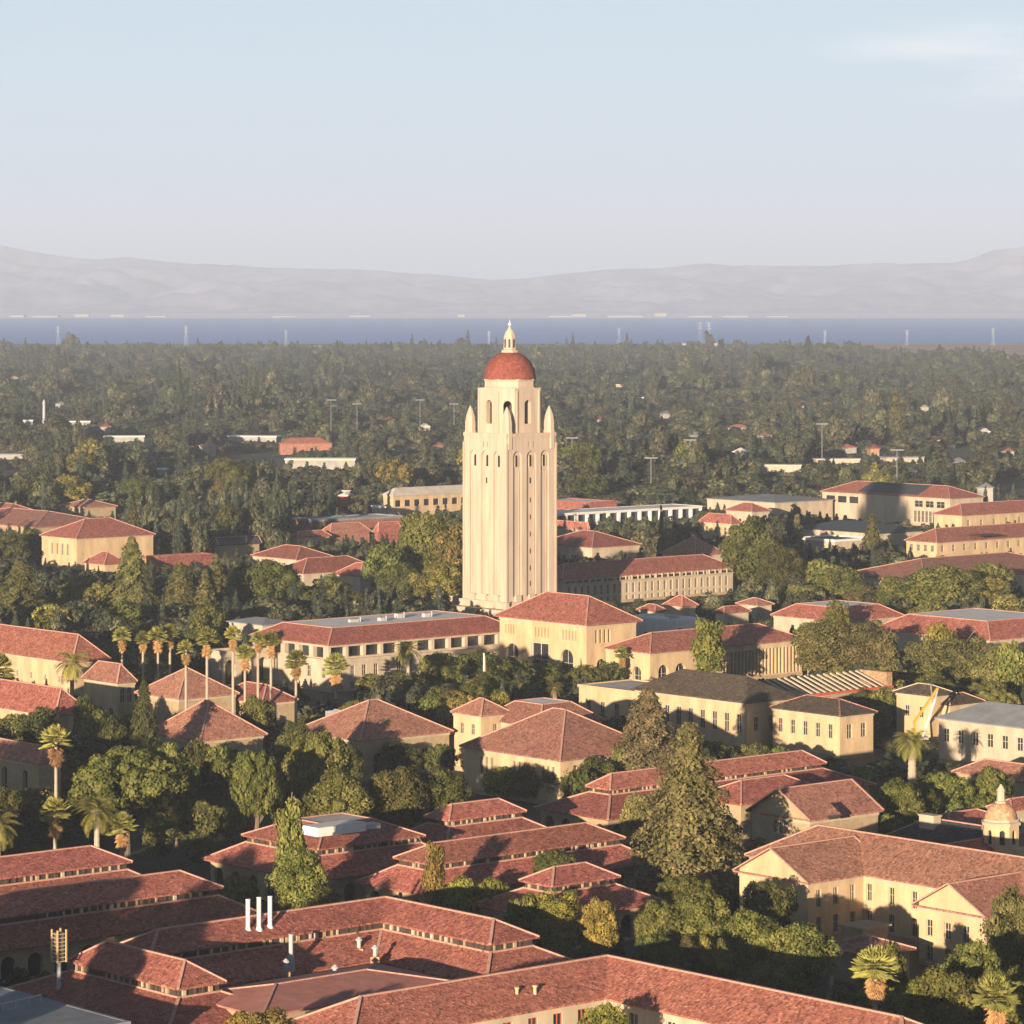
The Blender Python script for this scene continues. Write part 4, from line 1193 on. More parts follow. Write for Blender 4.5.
b.wing(9.0, lx=134, rx=240, rise=5.5, rmat=TILE_OLD, wmat=SAND)
b = Bld('tiled_hall', 'big dark hip roof in shade below the fan palm trunks', 'building', 200, 742, 8.6, mark='the big shaded hip roof')
b.wing(8.6, lx=146, rx=268, rise=6.4, rmat=TILE_OLD, wmat=SAND, wins=[W('L', 5, 1, 4.6, 1.6, .05, .95, True), W('R', 4, 1, 4.6, 1.6, .05, .95, True)])
b = Bld('red_roofed_hall', 'small sunlit red hip roof right of the fan palm trunks', 'building', 262, 704, 7.5)
b.wing(7.5, lx=214, L=10, rise=3.2, wmat=SAND)
b = Bld('stone_hall', 'shadowed stone hall with tall pilasters at left edge', 'building', 38, 765, 12.0, mark='the shadowed stone hall')
b.wing(12.0, lx=-70, L=6, rise=2.6, rmat=TILE_OLD, wmat=SAND, wins=[W('L', 5, 3, 10.5, 1.8, 0, .97, True)], depth=.6)

# ---------------------------------------------------------------- library and its wings
b = Bld('library_wing', 'long red roofed library wing with flat pale roof and loggia', 'building', 328, 646, 11.0, mark='the long library wing')
LIBW = b
b.wing(11.0, lx=248, rx=520, run=6.2, rise=3.3, topmat=WHITEROOF, wmat=CREAM, depth=1.2, wins=[W('R', 11, 7.9, 10.6, 4.5, .005, .995, style='void'), W('L', 5, 7.9, 10.6, 4.0, style='void')], keep=9)  # void panes are dark sheets standing in for shade inside the open loggia
b.wing(7.4, anchor=(332, 662), lx=300, rx=475, roof='flat', wmat=CREAM, topmat=TANROOF, parapet=.4, wins=[W('R', 12, 3.4, 6.2, 1.3, .02, .98), W('R', 12, .5, 2.4, 1.3, .02, .98), W('L', 2, 3.2, 6, 1.5)])
b = Bld('grey_roofed_block', 'flat grey roof just behind left end of library wing', 'building', 262, 626, 8.0)
b.wing(8.0, lx=226, rx=296, roof='hip', rise=1.2, rmat=GREYROOF, wmat=CREAM, caps=False)
b = Bld('arched_portico', 'flat cream portico with dark openings behind the fan palms', 'portico', 222, 654, 8.0, mark='the cream portico')
b.wing(8.0, W=6, rx=303, roof='flat', wmat=CREAM, topmat=TANROOF, parapet=.7, wins=[W('R', 5, .3, 6.4, 3.1, 0, 1, True, 'void')], depth=1.6, keep=8)
b = Bld('library', 'yellow library block with red hip roof and arched portal', 'building', 586, 626, 15.0, mark='the arched library')
b.wing(15.0, lx=493, rx=643, rise=6.0, axis='b', over=1.2, wins=[W('L', 4, 10.9, 13.3, .62, .06, .18), W('L', 5, 10.9, 13.3, .62, .405, .585), W('L', 5, 10.9, 13.3, .62, .72, .9), W('R', 4, 10.4, 13.6, .8, .16, .5), W('L', 1, 1.0, 8.6, 4.6, .07, .23, True), W('L', 1, .3, 9.4, 6.4, .34, .6, False, 'pale'), W('L', 1, 1.0, 8.6, 4.6, .68, .88, True), W('R', 1, 1, 6.5, 3, .1, .5, True)], depth=.6, keep=13)
a_, b_ = b.local(468, 618, 11)
b.wing(10.5, anchor=(490, 633), W=9, L=8, roof='hip', rise=2.6)
b = Bld('library_wing', 'low red tiled library range with colonnaded right end', 'building', 650, 654, 9.0, mark='the colonnaded library range')
b.wing(9.0, lx=602, rx=806, rise=3.8, axis='a', wins=[W('L', 2, .5, 5.5, 3, .1, .9, True), W('R', 2, 1, 6, 3.4, .03, .25, True), W('R', 22, 1.2, 7.6, .85, .47, .99, False, 'void')], depth=.8, keep=8)
b = Bld('campus_office_block', 'long cream three-storey block half in the tower shadow', 'building', 562, 580, 8.4, mark='the cream block right of the tower')
b.wing(8.4, W=15, rx=736, rise=4.0, wmat=CREAM, depth=.4, wins=[W('R', 26, 2.9, 6.0, 1.1, .02, .98, False), W('R', 26, .4, 2.2, 1.1, .02, .98), W('R', 13, 7.05, 8.2, 4.9, .0, 1.0, False, 'void')], keep=8)  # top row of void panes is a dark band for the loggia's shade
mb = MB()
A1 = along_u(b.org, 736)
for k in range(int(A1 / 2.6)): mb.box(1 + k * 2.6, 1.35 + k * 2.6, .2, .55, 7.0, 8.4, CREAM)
mb.box(.6, A1 - .6, .25, 0.69, 6.75, 7.0, CREAM); mb.build('loggia_posts', b.root)
b = Bld('red_pavilion', 'tiny red pyramid roofed pavilion in front of the cream block', 'pavilion', 682, 607, 7.5)
b.wing(7.5, lx=662, rx=699, rise=2.6, wmat=CREAM)
b = Bld('white_roof_block', 'flat white roofed block between library and red pavilion', 'building', 676, 622, 8.0)
WRB = b
b.wing(8.0, lx=628, rx=704, roof='flat', topmat=WHITEROOF, wmat=WHITE)
b = Bld('tiled_annex', 'small pink tiled annex left of the tiny red pavilion', 'building', 655, 612, 7.2)
b.wing(7.2, lx=636, rx=668, rise=1.6, wmat=CREAM)
b = Bld('tiled_annex', 'low salmon tiled annex right of the tiny red pavilion', 'building', 724, 614, 7.0)
b.wing(7.0, lx=712, rx=752, rise=1.6, wmat=CREAM)
b = Bld('tiled_annex', 'shaded tiled annex beside dark trees right of cream block', 'building', 757, 606, 7.0)
b.wing(7.0, lx=735, rx=775, rise=1.6, wmat=CREAM, rmat=TILE_OLD)

# ---------------------------------------------------------------- right middle
b = Bld('tiled_range', 'long tiled range with pale roof strip behind the olive tree row', 'building', 990, 641, 10.0, mark='the long tiled range at right')
b.wing(10.0, lx=872, rx=1090, run=6.5, rise=3.8, topmat=WHITEROOF, wmat=CREAM, wins=[W('L', 9, 2, 7.5, 2.6, 0, 1, True)])
b = Bld('tiled_range', 'red roof with pale flat top left of the yellow poplar', 'building', 838, 622, 9.0)
b.wing(9.0, lx=770, rx=905, run=5.0, rise=3.0, topmat=WHITEROOF, wmat=CREAM)
b = Bld('tiled_range', 'broad weathered tile roof behind the upper right tree row', 'building', 925, 582, 9.0, mark='the broad weathered roof')
b.wing(9.0, lx=838, rx=1090, rise=5.0, rmat=TILE_OLD, wmat=CREAM)
b = Bld('yellow_range', 'yellow row with red roof and window strip, nearer right edge', 'building', 937, 543, 8.0, mark='the nearer yellow row')
b.wing(8.0, W=16, rx=1090, rise=4.2, wmat=YELLOW, wins=[W('R', 14, 4.6, 7.0, 1.4, 0, 1), W('L', 4, 4.6, 7, 1.4)], keep=5.5)
mb = MB(); a_, b_ = b.local(985, 533, 10.5); mb.bar((a_ - 6, b_, 9.9), (a_ + 6, b_, 9.9), 7, .2, DARKROOF); mb.build('panel_and_painted_shadow', b.root)
b = Bld('yellow_range', 'yellow row with red roof, farther one at right edge', 'building', 962, 516, 9.0, mark='the farther yellow row')
b.wing(9.0, W=16, rx=1090, rise=4.0, wmat=YELLOW, wins=[W('R', 10, 4.8, 7.2, 1.4, 0, 1)], keep=5)
b = Bld('large_yellow_block', 'large pinkish block with red ends and tower shadow painted on middle roof', 'building', 950, 499, 12.0, mark='the large pinkish block')
b.wing(12.0, lx=820, L=22, rise=4.4, wmat=CREAM, wins=[W('L', 3, 7.8, 10.6, 5.2, .02, .3, False, 'void'), W('L', 3, 7.8, 10.6, 4.6, .72, .97, False), W('L', 9, 1.5, 6.4, 1.5, .72, .98, False)], keep=11)
mb = MB(); A1, B1 = 22, along_w(b.org, 820)
mb.face([(1.5, B1 * .26, 12.9), (10.4, B1 * .26, 16.6), (10.4, B1 * .72, 16.6), (1.5, B1 * .72, 12.9)], DARKROOF)  # dark sheet paints the tower's cast shadow over the roof's middle
mb.build('panel_and_painted_shadow', b.root)
b = Bld('dark_roofed_block', 'low blue-black metal roof in front of large pinkish block', 'building', 878, 534, 8.0)
b.wing(8.0, lx=792, rx=925, rise=3.0, rmat=DARKROOF, wmat=CREAM, caps=False)
b = Bld('dark_roofed_block', 'low dark roof with white edge beneath blue-black metal roof', 'building', 835, 541, 6.0)
b.wing(6.0, lx=796, rx=870, roof='flat', topmat=DARKROOF, wmat=CREAM, capmat=WHITE)
b = Bld('grey_roofed_block', 'wide grey metal roofed shed left of large pinkish block', 'building', 775, 503, 9.0, mark='the wide grey metal shed')
b.wing(9.0, lx=705, rx=835, rise=2.0, rmat=GREYROOF, wmat=CREAM, caps=False)
b = Bld('yellow_house', 'small yellow house with red hip roof beside dark trees', 'house', 731, 524, 7.5, mark='the small yellow house')
b.wing(7.5, lx=698, rx=742, rise=3.2, wmat=YELLOW, wins=[W('L', 3, 3, 6, 1.5)], keep=6)
b = Bld('yellow_house', 'small red hip roof just behind the small yellow house', 'house', 752, 512, 8.0)
b.wing(8.0, lx=724, rx=772, rise=3, wmat=CREAM)
b = Bld('long_canopy', 'long thin white canopy on slim posts right of the tower', 'canopy', 556, 514, 8.0, mark='the long white canopy')
b.wing(8.0, W=18, rx=702, roof='flat', topmat=WHITEROOF, wmat=WHITE, capmat=WHITE, parapet=.2, wins=[W('R', 14, .3, 7.2, 5.0, 0, 1, False, 'void')], depth=1.5)
b = Bld('cream_roofed_block', 'flat cream roof behind the long white canopy', 'building', 590, 503, 9.0)
b.wing(9.0, lx=535, rx=617, roof='flat', topmat=WHITEROOF, wmat=TILE, parapet=.4)
b = Bld('tiled_house', 'red tiled house just right of the tower shaft', 'house', 592, 548, 8.0, mark='the red tiled house right of the tower')
b.wing(8.0, lx=535, rx=642, rise=4.6, wmat=CREAM)
b = Bld('tiled_house', 'low red roof with white edge beside the tower shaft', 'house', 588, 530, 7.0)
b.wing(7.0, lx=540, rx=590, rise=2.6, wmat=CREAM)
b = Bld('brown_roofed_house', 'dull brown hip roof behind the cream block', 'house', 695, 556, 8.0, mark='the dull brown hip roof')
b.wing(8.0, lx=660, rx=727, rise=5.2, rmat=TILE_OLD, wmat=CREAM)

# ---------------------------------------------------------------- left far middle
b = Bld('box_hall', 'bright yellow box hall with red hip roof and narrow windows', 'building', 76, 539, 13.0, mark='the bright yellow box hall')
b.wing(13.0, lx=39, rx=156, rise=5.6, wmat=YELLOW, wins=[W('L', 4, 7, 11, 1.15, .22, .82)], keep=10.5)
b.wing(6.5, anchor=(104, 565), lx=82, rx=128, rise=3.6, wmat=YELLOW)
b = Bld('white_roof_strip', 'narrow white flat roof strip right of yellow box hall', 'building', 158, 558, 6.0)
b.wing(6.0, W=7, rx=213, roof='flat', topmat=WHITEROOF, wmat=TILE)
b = Bld('tiled_range', 'wide old tile roof behind yellow box hall, nearer part', 'building', 34, 528, 7.0, mark='the old tile roofs at left')
b.wing(7.0, lx=-60, rx=118, rise=4.6, rmat=TILE_OLD, wmat=SAND)
b = Bld('tiled_range', 'old tile roof touching the left edge, farther part', 'building', 6, 516, 7.0)
b.wing(7.0, lx=-60, rx=46, rise=4.0, wmat=SAND)
b = Bld('tiled_house', 'small tile roof peeping above trees behind yellow box hall', 'house', 84, 508, 7.0)
b.wing(7.0, lx=58, rx=118, rise=2.8, wmat=SAND, rmat=TILE_OLD)
b = Bld('grey_roofed_house', 'small grey gabled house among dark trees', 'house', 219, 546, 6.5)
b.wing(6.5, lx=212, rx=262, roof='gable', axis='a', rise=2.6, rmat=SLATE, wmat=SAND)
b = Bld('tiled_range', 'red L roofed range with pale edge among mid-left trees', 'building', 303, 574, 8.0, mark='the red range among mid-left trees')
b.wing(8.0, W=15, rx=380, rise=4.0, wmat=CREAM)
b.wing(8.0, anchor=(360, 577), W=14, L=11, roof='hip', rise=3.6, wmat=CREAM)
b = Bld('tiled_range', 'part shaded red roof behind the mid-left red range', 'building', 296, 560, 7.5)
b.wing(7.5, lx=250, rx=336, rise=3.6, wmat=CREAM)
b = Bld('yellow_hut', 'little yellow hut with red hip roof left of canopied trees', 'hut', 297, 538, 6.5)
b.wing(6.5, lx=288, rx=332, rise=2.0, wins=[W('R', 5, 2.5, 5, 1.2)])
b = Bld('flat_grey_block', 'broad flat grey roof left of the tower', 'building', 318, 521, 9.0, mark='the broad flat grey roof')
b.wing(9.0, lx=292, rx=402, roof='flat', topmat=TANROOF, wmat=TILE_OLD, capmat=GREYROOF)
b = Bld('tiled_house', 'plain red roof slope beside tall trees left of tower', 'house', 378, 533, 7.5)
b.wing(7.5, lx=372, rx=404, rise=3.6, wmat=TILE)
b = Bld('tiled_house', 'two red roofs partly shaded below flat grey roof', 'house', 330, 534, 7.0)
b.wing(7.0, lx=318, rx=372, rise=3.4, rmat=TILE_OLD, wmat=TILE_OLD)
b = Bld('cream_block', 'cream block with tan roof just left of tower', 'building', 393, 496, 10.0, mark='the tan-roofed cream block')
b.wing(10.0, lx=381, rx=480, rise=3.0, rmat=TANROOF, wmat=YELLOW, caps=False, wins=[W('R', 9, 5.2, 8, 3, 0, 1, style='void')], keep=8)

# ---------------------------------------------------------------- centre
b = Bld('central_hall', 'big weathered hip roof with triple windows in front centre', 'building', 560, 762, 8.6, mark='the big central hip roof')
b.wing(8.6, lx=459, rx=660, rise=7.4, rmat=TILE_OLD, wmat=YELLOW, wins=[W('L', 3, 4.0, 7.4, .85, .16, .32), W('L', 3, 4.0, 7.4, .85, .50, .66), W('L', 3, 4.0, 7.4, .85, .8, .95), W('R', 4, 4, 7.2, 1)], keep=6)
b = Bld('flat_top_hall', 'tiled hall with pale flat top and little square tower', 'building', 540, 728, 10.0, mark='the flat-topped tiled hall')
b.wing(10.0, lx=480, rx=606, run=5.0, rise=3.6, rmat=TILE_OLD, topmat=WHITEROOF, wmat=YELLOW, wins=[W('L', 5, 6, 8.6, 1.0)], keep=4)
b.wing(11.5, anchor=(481, 717), lx=450, L=8.5, rise=2.8, rmat=TILE_OLD, wmat=YELLOW, over=.5, wins=[W('L', 2, 7.6, 9.8, 1.1, .1, .9), W('R', 1, 7.6, 9.8, 1.1, .1, .9)])
b.wing(6.5, anchor=(470, 738), lx=440, L=8, rise=1.8, rmat=TILE_OLD, wmat=YELLOW)
b = Bld('tiled_hall', 'shaded hip roof with two skylights behind the dark trees', 'building', 360, 742, 8.0, mark='the skylit shaded hall')
b.wing(8.0, lx=292, rx=454, rise=6.2, rmat=TILE_OLD, wmat=SAND, wins=[W('R', 5, 1, 5.4, 2.0, .1, 1, True)])
for x in (334, 354):
    a_, b_ = b.local(x, 712, 11.4)
    mb = MB(); mb.face([(-1.1, 1.1, .1), (-1.1, -1.1, .1), (1.0, -1.1, 1.18), (1.0, 1.1, 1.18)], STEEL)
    mb.box(-1.2, 1.1, 1.1, 1.25, -.4, .9, STEEL); mb.box(-1.2, 1.1, -1.25, -1.1, -.4, .9, STEEL)
    mb.build('skylight', b.root, (a_, b_, 10.7))
b = Bld('brown_roofed_hall', 'yellow hall under a dark brown tile roof', 'building', 747, 704, 10.0, mark='the brown roofed hall')
b.wing(10.0, lx=631, rx=800, rise=4.4, rmat=TILE_BROWN, wmat=YELLOW, caps=False, axis='b', wins=[W('L', 9, 3.6, 7.6, 1.5, .02, .98), W('R', 3, 4, 7, 1.4)], keep=8)
b.wing(9.4, anchor=(640, 693), lx=579, L=16, roof='flat', topmat=TANROOF, parapet=.3, wins=[W('L', 4, 3, 6.5, 1.5)])
b = Bld('bay_fronted_hall', 'sunlit yellow hall with dark roof and square bay', 'building', 840, 717, 9.0, mark='the bay-fronted yellow hall')
b.wing(9.0, lx=768, rx=878, rise=2.6, rmat=TILE_BROWN, wins=[W('L', 5, 4.2, 7.2, 1.3, .02, .95), W('R', 2, 4.2, 7.2, 1.5, .08, .92)], capmat=TILE_OLD, keep=9)
b = Bld('yellow_annex', 'yellow annex with dark flat roof behind the boom lift', 'building', 932, 697, 10.0, mark='the yellow annex behind the boom lift')
b.wing(10.0, lx=892, rx=957, rise=1.8, rmat=TILE_BROWN, wins=[W('L', 2, 5.2, 7.6, 1.3, .1, .9), W('R', 1, 5, 7, 1)], capmat=CREAM, keep=8)
b = Bld('yellow_annex', 'little yellow gable piece right of the boom lift', 'building', 950, 706, 8.0)
b.wing(8.0, W=7, rx=986, rise=1.8, rmat=TILE_BROWN, wins=[W('R', 2, 4, 6, 1)])
b = Bld('grey_hall', 'white walled hall with grey roof and palm shadow', 'building', 1062, 734, 9.0, mark='the grey roofed white hall')
b.wing(9.0, lx=934, L=15, rise=3.4, rmat=GREYROOF, wmat=CREAM, caps=False, wins=[W('L', 8, 4.4, 7.2, 1.6, .0, .97)], axis='b', keep=8)
b = Bld('low_tiled_house', 'low brownish tile roof in front of white hall', 'house', 1050, 786, 4.6, mark='the low brownish roof')
b.wing(4.6, lx=951, L=9, rise=2.4, rmat=TILE_OLD, wmat=SAND)
# construction frame: bare rafters between two yellow halls
p = at(790, 697, 9.0)
t = thing('roof_frame', 'unfinished roof of bare pale rafters beside the brown roofed hall', 'roof frame', (p.x, p.y, 0), TH)
KEEP.append((770, 895, 668, 700, p.y))
LU = along_u(p, 892)
mb = MB(); mb.box(0, LU, 0, 9, 0, 8.9, SAND); mb.build('wall', t)
mb = MB(); mb.box(-.2, LU + .2, -.35, -.05, 8.7, 9.2, REDP); mb.box(LU - 1.8, LU, -.05, 8.2, 8.95, 12.2, TILE_TAN); mb.build('fascia', t)
rm = MB(); rm.bar((0, -.2, 9.25), (0, 8.2, 12.0), .55, .3, CREAM); rme = rm.mesh('rafter')
for k in range(15): link('rafter', rme, t, (.6 + k * (LU - 3.4) / 14, 0, 0))
# boom lift
p = at(917, 752)
t = thing('boom_lift', 'yellow articulated boom lift with white boom behind the big palm', 'boom lift', (p.x, p.y, 0), R(20))
P2 = lambda x, y: Vector(((x - 917) * p.y / FPX, 0, CAMZ - (y - HY) * p.y / FPX))
mb = MB(); mb.box(-1.6, 1.6, -1.1, 1.1, .9, 2.0, YPAINT); mb.box(-.9, .9, -.9, .9, 2.0, 2.9, YPAINT); mb.build('chassis', t)
for x in (-1.1, 1.1):
    for y in (-1.1, 1.1):
        mb = MB(); mb.tube((x, y - .2, .55), (x, y + .2, .55), .55, .55, BLACKP, 12); mb.build('wheel', t)
mb = MB(); mb.bar(Vector((-.3, 0, 2.6)), P2(914, 722), .35, .35, YPAINT); mb.bar(P2(914, 722), P2(940, 689), .4, .42, YPAINT); mb.build('lower_arm', t)
mb = MB(); mb.bar(P2(937, 700), P2(923, 737), .34, .36, PIPEW); mb.bar(P2(940, 689), P2(937, 700), .3, .3, STEEL); mb.build('upper_boom', t)
mb = MB(); q = P2(924, 737); mb.box(q.x - .9, q.x + .9, -.7, .7, q.z - 1.2, q.z - .1, STEEL); mb.build('basket', t)
# flagpole
p = at(484, 718)
t = thing('flagpole', 'white flagpole with a furled flag in front of the library', 'flagpole', (p.x, p.y, 0))
hh = (718 - 655) * p.y / FPX
mb = MB(); mb.tube((0, 0, 0), (0, 0, hh), .3, .17, PIPEW, 8); mb.lathe([(.1, hh), (.28, hh + .25), (.02, hh + .5)], PIPEW, 8); mb.build('pole', t)
mb = MB(); mb.tube((.35, 0, hh - 4.5), (.25, 0, hh - .4), .28, .12, REDP, 7); mb.build('flag', t)

# a delivery van by the bay-fronted hall
p = at(876, 778)
t = thing('parked_van', 'pale blue van parked beside the bay-fronted yellow hall', 'van', (p.x, p.y, 0), R(50))
mb = MB(); mb.box(-2.6, 1.1, -1, 1, .5, 2.5, PIPEW); mb.box(1.1, 2.5, -1, 1, .5, 1.4, PIPEW)
mb.face([(1.1, -1, 2.5), (1.1, 1, 2.5), (1.9, 1, 1.4), (1.9, -1, 1.4)], PIPEW); mb.face([(1.1, -1, 1.4), (1.1, -1, 2.5), (1.9, -1, 1.4)], PIPEW); mb.face([(1.1, 1, 1.4), (1.1, 1, 2.5), (1.9, 1, 1.4)], PIPEW)
mb.build('body', t)
mb = MB(); mb.face([(1.2, -.85, 2.42), (1.2, .85, 2.42), (1.92, .85, 1.48), (1.92, -.85, 1.48)], GLASS); mb.build('windscreen', t)
for x in (-1.7, 1.6):
    for y in (-1, 1):
        mb = MB(); mb.tube((x, y - .12, .36), (x, y + .12, .36), .36, .36, BLACKP, 12); mb.build('wheel', t)

# plant on the flat roofs
rp = random.Random(8)
for bl, z, spots in ((LIBW, 14.6, ((18, 14), (26, 12), (34, 15), (41, 13))), (WRB, 8.1, ((4, 6), (8, 12)))):
    for (x, y) in spots:
        mb = MB(); w_, l_, h_ = rp.uniform(.8, 1.6), rp.uniform(1.2, 2.8), rp.uniform(.6, 1.3)
        mb.box(x, x + l_, y, y + w_, z, z + h_, STEEL); mb.box(x + .1, x + l_ - .1, y + .1, y + w_ - .1, z + h_, z + h_ + .15, GREYROOF); mb.tube((x + l_ + .4, y, z), (x + l_ + .4, y, z + h_ + .5), .15, .15, STEEL, 6)
        mb.build('roof_unit', bl.root)
# ---------------------------------------------------------------- far houses, masts, pylons, far-shore sheds
rf = random.Random(21)
def far_house(px, py, wpx, hpx, label, roof=None, wall=None, flat=False, name='house', group='houses among the far trees'):
    """Pixel of the roof's foot, width and wall height in pixels; the wall reaches the ground."""
    z = 6.5
    p = at(px, py, z); s = p.y / FPX
    t = thing(name, label, 'house' if name == 'house' else 'building', (p.x, p.y, 0), rf.uniform(-.3, .3), group)
    wd, dp = wpx * s / 2, max(9.0, wpx * s * .45)
    mb = MB(); mb.box(-wd, wd, 0, dp, 0, z, FARWALL if wall in (None, WHITE) else wall); mb.build('wall', t)
    mb = MB()
    if flat: mb.box(-wd - .4, wd + .4, -.4, dp + .4, z, z + .7, roof or WHITEROOF)
    else: roof_mesh(mb, -wd - .6, wd + .6, -.6, dp + .6, z, dp * .24, 'a', (1, 1), roof or TILE)
    mb.build('roof', t)
    u, w = uw(p.x, p.y + dp / 2)
    FOOT.append((u - wd, u + wd, w - wd, w + wd))
    KEEP.append((px - wpx / 2, px + wpx / 2, py - 3, py + hpx, p.y))
    return t
far_house(252, 437, 50, 5, 'wide white flat roofed building among far trees at left', WHITEROOF, WHITE, True, 'white_hall', None)
far_house(306, 444, 52, 8, 'far red hip roof right of the wide white hall', TILE, TILE_OLD, False, 'red_roofed_hall', None)
far_house(124, 437, 40, 4, 'long low white shed crossing far trees at left', WHITEROOF, WHITE, True, 'white_shed', None)
far_house(320, 460, 70, 3, 'low white canopy strip below the far red roof', WHITEROOF, WHITE, True, 'white_shed', None)
far_house(780, 466, 42, 8, 'far cream block with window band right of the tower', TANROOF, CREAM, True, 'cream_block', None)
far_house(14, 378, 9, 4, 'tiny sunlit orange house in the far left trees', TILE_TAN, WHITE)
far_house(106, 427, 10, 5, 'small far house with bright gable above the long white shed')
far_house(80, 422, 20, 4, 'far pale flat house left of the bright gable', WHITEROOF, WHITE, True)
far_house(28, 421, 9, 3, 'tiny white house right of the left edge', WHITEROOF, WHITE, True)
far_house(10, 455, 26, 5, 'blue-grey shed at left edge among far trees', GREYROOF, WHITE, True)
far_house(175, 420, 12, 3, 'little grey roofed house near the far eucalyptus', GREYROOF)
far_house(160, 470, 9, 3, 'small white roof below the far eucalyptus trunks', WHITEROOF, WHITE, True)
far_house(425, 427, 10, 3, 'small pale house under the far light masts', WHITEROOF)
far_house(343, 496, 9, 8, 'small house with white gable above red wall, left of tower', WHITEROOF, REDP)
far_house(380, 508, 10, 3, 'tiny white roof next to the tan-roofed cream block', WHITEROOF, WHITE, True)
far_house(740, 452, 14, 3, 'far white house right of tower above the grey shed', WHITEROOF)
far_house(738, 428, 20, 3, 'far brown house on the rise right of the tower', TILE_OLD)
far_house(694, 436, 8, 5, 'far white narrow house among dark conifers', GREYROOF)
far_house(850, 448, 14, 5, 'far red house left of a narrow tall one', TILE)
far_house(875, 449, 9, 8, 'far narrow tall house with orange wall', TILE, TILE_TAN)
far_house(905, 458, 40, 3, 'long low grey roof among far trees right', GREYROOF, CREAM, True)
far_house(838, 460, 44, 3, 'long low wall-like shed among far trees right', TANROOF, CREAM, True)
far_house(864, 442, 7, 3, 'tiny white roof above the far red house', WHITEROOF, WHITE, True)
far_house(985, 432, 10, 4, 'pale house between yellow far trees at right', WHITEROOF)
far_house(913, 472, 8, 3, 'tiny white roof behind the large pinkish block', WHITEROOF, WHITE, True)
far_house(985, 488, 16, 5, 'white and grey house near the right edge trees', GREYROOF)
far_house(862, 351, 13, 2, 'white shed at the edge of the reddish marsh', WHITEROOF, WHITE, True)
far_house(686, 344, 8, 2, 'white shed by the bay left of twin pylons', WHITEROOF, WHITE, True)
far_house(716, 344, 10, 2, 'white shed by the bay right of twin pylons', WHITEROOF, WHITE, True)
far_house(315, 346, 12, 2, 'pale orange shed by the bay left of centre', TILE_TAN, WHITE, True)
far_house(613, 350, 8, 2, 'white roof in far trees right of tower', WHITEROOF, WHITE, True)
far_house(677, 349, 6, 2, 'tiny white roof below the shed by the bay', WHITEROOF, WHITE, True)
far_house(844, 356, 5, 2, 'tiny white roof left of the marsh', WHITEROOF, WHITE, True)
far_house(640, 398, 7, 2, 'tiny white roof in mid forest right of tower dome', WHITEROOF, WHITE, True)
far_house(620, 385, 8, 2, 'faint pale roof beside the tower dome', TANROOF, CREAM, True)

for (x, y, w_, lab, rf_, fl) in ((60, 404, 9, 'far grey gable left of the slender white tower', GREYROOF, False), (150, 399, 8, 'far red roof in the deep wood at left', TILE, False), (205, 446, 12, 'far tan roof left of the wide white hall', TILE_TAN, False),
        (390, 420, 9, 'far red roof between the masts left of the tower', TILE, False), (398, 452, 12, 'far grey roof above the tan-roofed cream block', GREYROOF, False), (440, 447, 10, 'far brown roof close to the tower left side', TILE_OLD, False),
        (600, 420, 9, 'far red roof right of the tower dome', TILE, False), (632, 440, 12, 'far pale flat roof right of the tower shoulder', TANROOF, True), (667, 414, 8, 'far grey roof in the deep wood right of tower', GREYROOF, False), (766, 436, 12, 'far pink roof above the far cream block', TILE_OLD, False),
        (800, 406, 8, 'far red roof in the deep wood at right', TILE, False), (935, 440, 10, 'far red roof under the yellow far trees', TILE, False), (960, 462, 14, 'far grey roof above the farther yellow row', GREYROOF, False), (1008, 452, 12, 'far brown roof near the right edge', TILE_OLD, False), (925, 408, 7, 'far pale roof in the deep wood at far right', TANROOF, False)):
    far_house(x, y, w_, 3, lab, rf_, None, fl)

def mast(px, ytop, ybase, label):
    p = at(px, ybase, 6.0); s = p.y / FPX
    h = CAMZ - (ytop - HY) * s
    t = thing('light_mast', label, 'light mast', (p.x, p.y, 0), 0, 'floodlight masts in the far trees')
    mb = MB(); mb.tube((0, 0, 0), (0, 0, h), .26, .16, GREYROOF, 6); mb.build('pole', t)
    mb = MB(); mb.box(-3.2, 3.2, -.25, .25, h - .25, h + .3, GREYROOF); mb.build('lamp_bar', t)
mast(331, 400, 440, 'leftmost of the floodlight masts, tall and pale')
mast(357, 404, 434, 'floodlight mast with wide crossbar right of the tall one')
mast(420, 400, 428, 'floodlight mast left of the tower shoulder')
mast(454, 404, 430, 'floodlight mast touching the tower left side')
mast(822, 424, 462, 'lone floodlight mast among yellow trees right of tower')
mast(897, 450, 486, 'floodlight mast behind the large pinkish block')
mast(572, 438, 470, 'slim mast immediately right of the tower shaft')
mast(651, 458, 486, 'slim mast in the trees above the long white canopy')
mast(690, 440, 478, 'slim mast near the small yellow house, in far trees')
p = at(44, 424, 6)
t = thing('white_column', 'slender white tower rising from the far left trees', 'tower', (p.x, p.y, 0))
mb = MB(); hh = CAMZ - (401 - HY) * p.y / FPX; mb.lathe([(1.1, 0), (1.0, hh * .9), (1.3, hh * .92), (.8, hh), (.2, hh + 1.2)], STEEL, 8); mb.build('shaft', t)

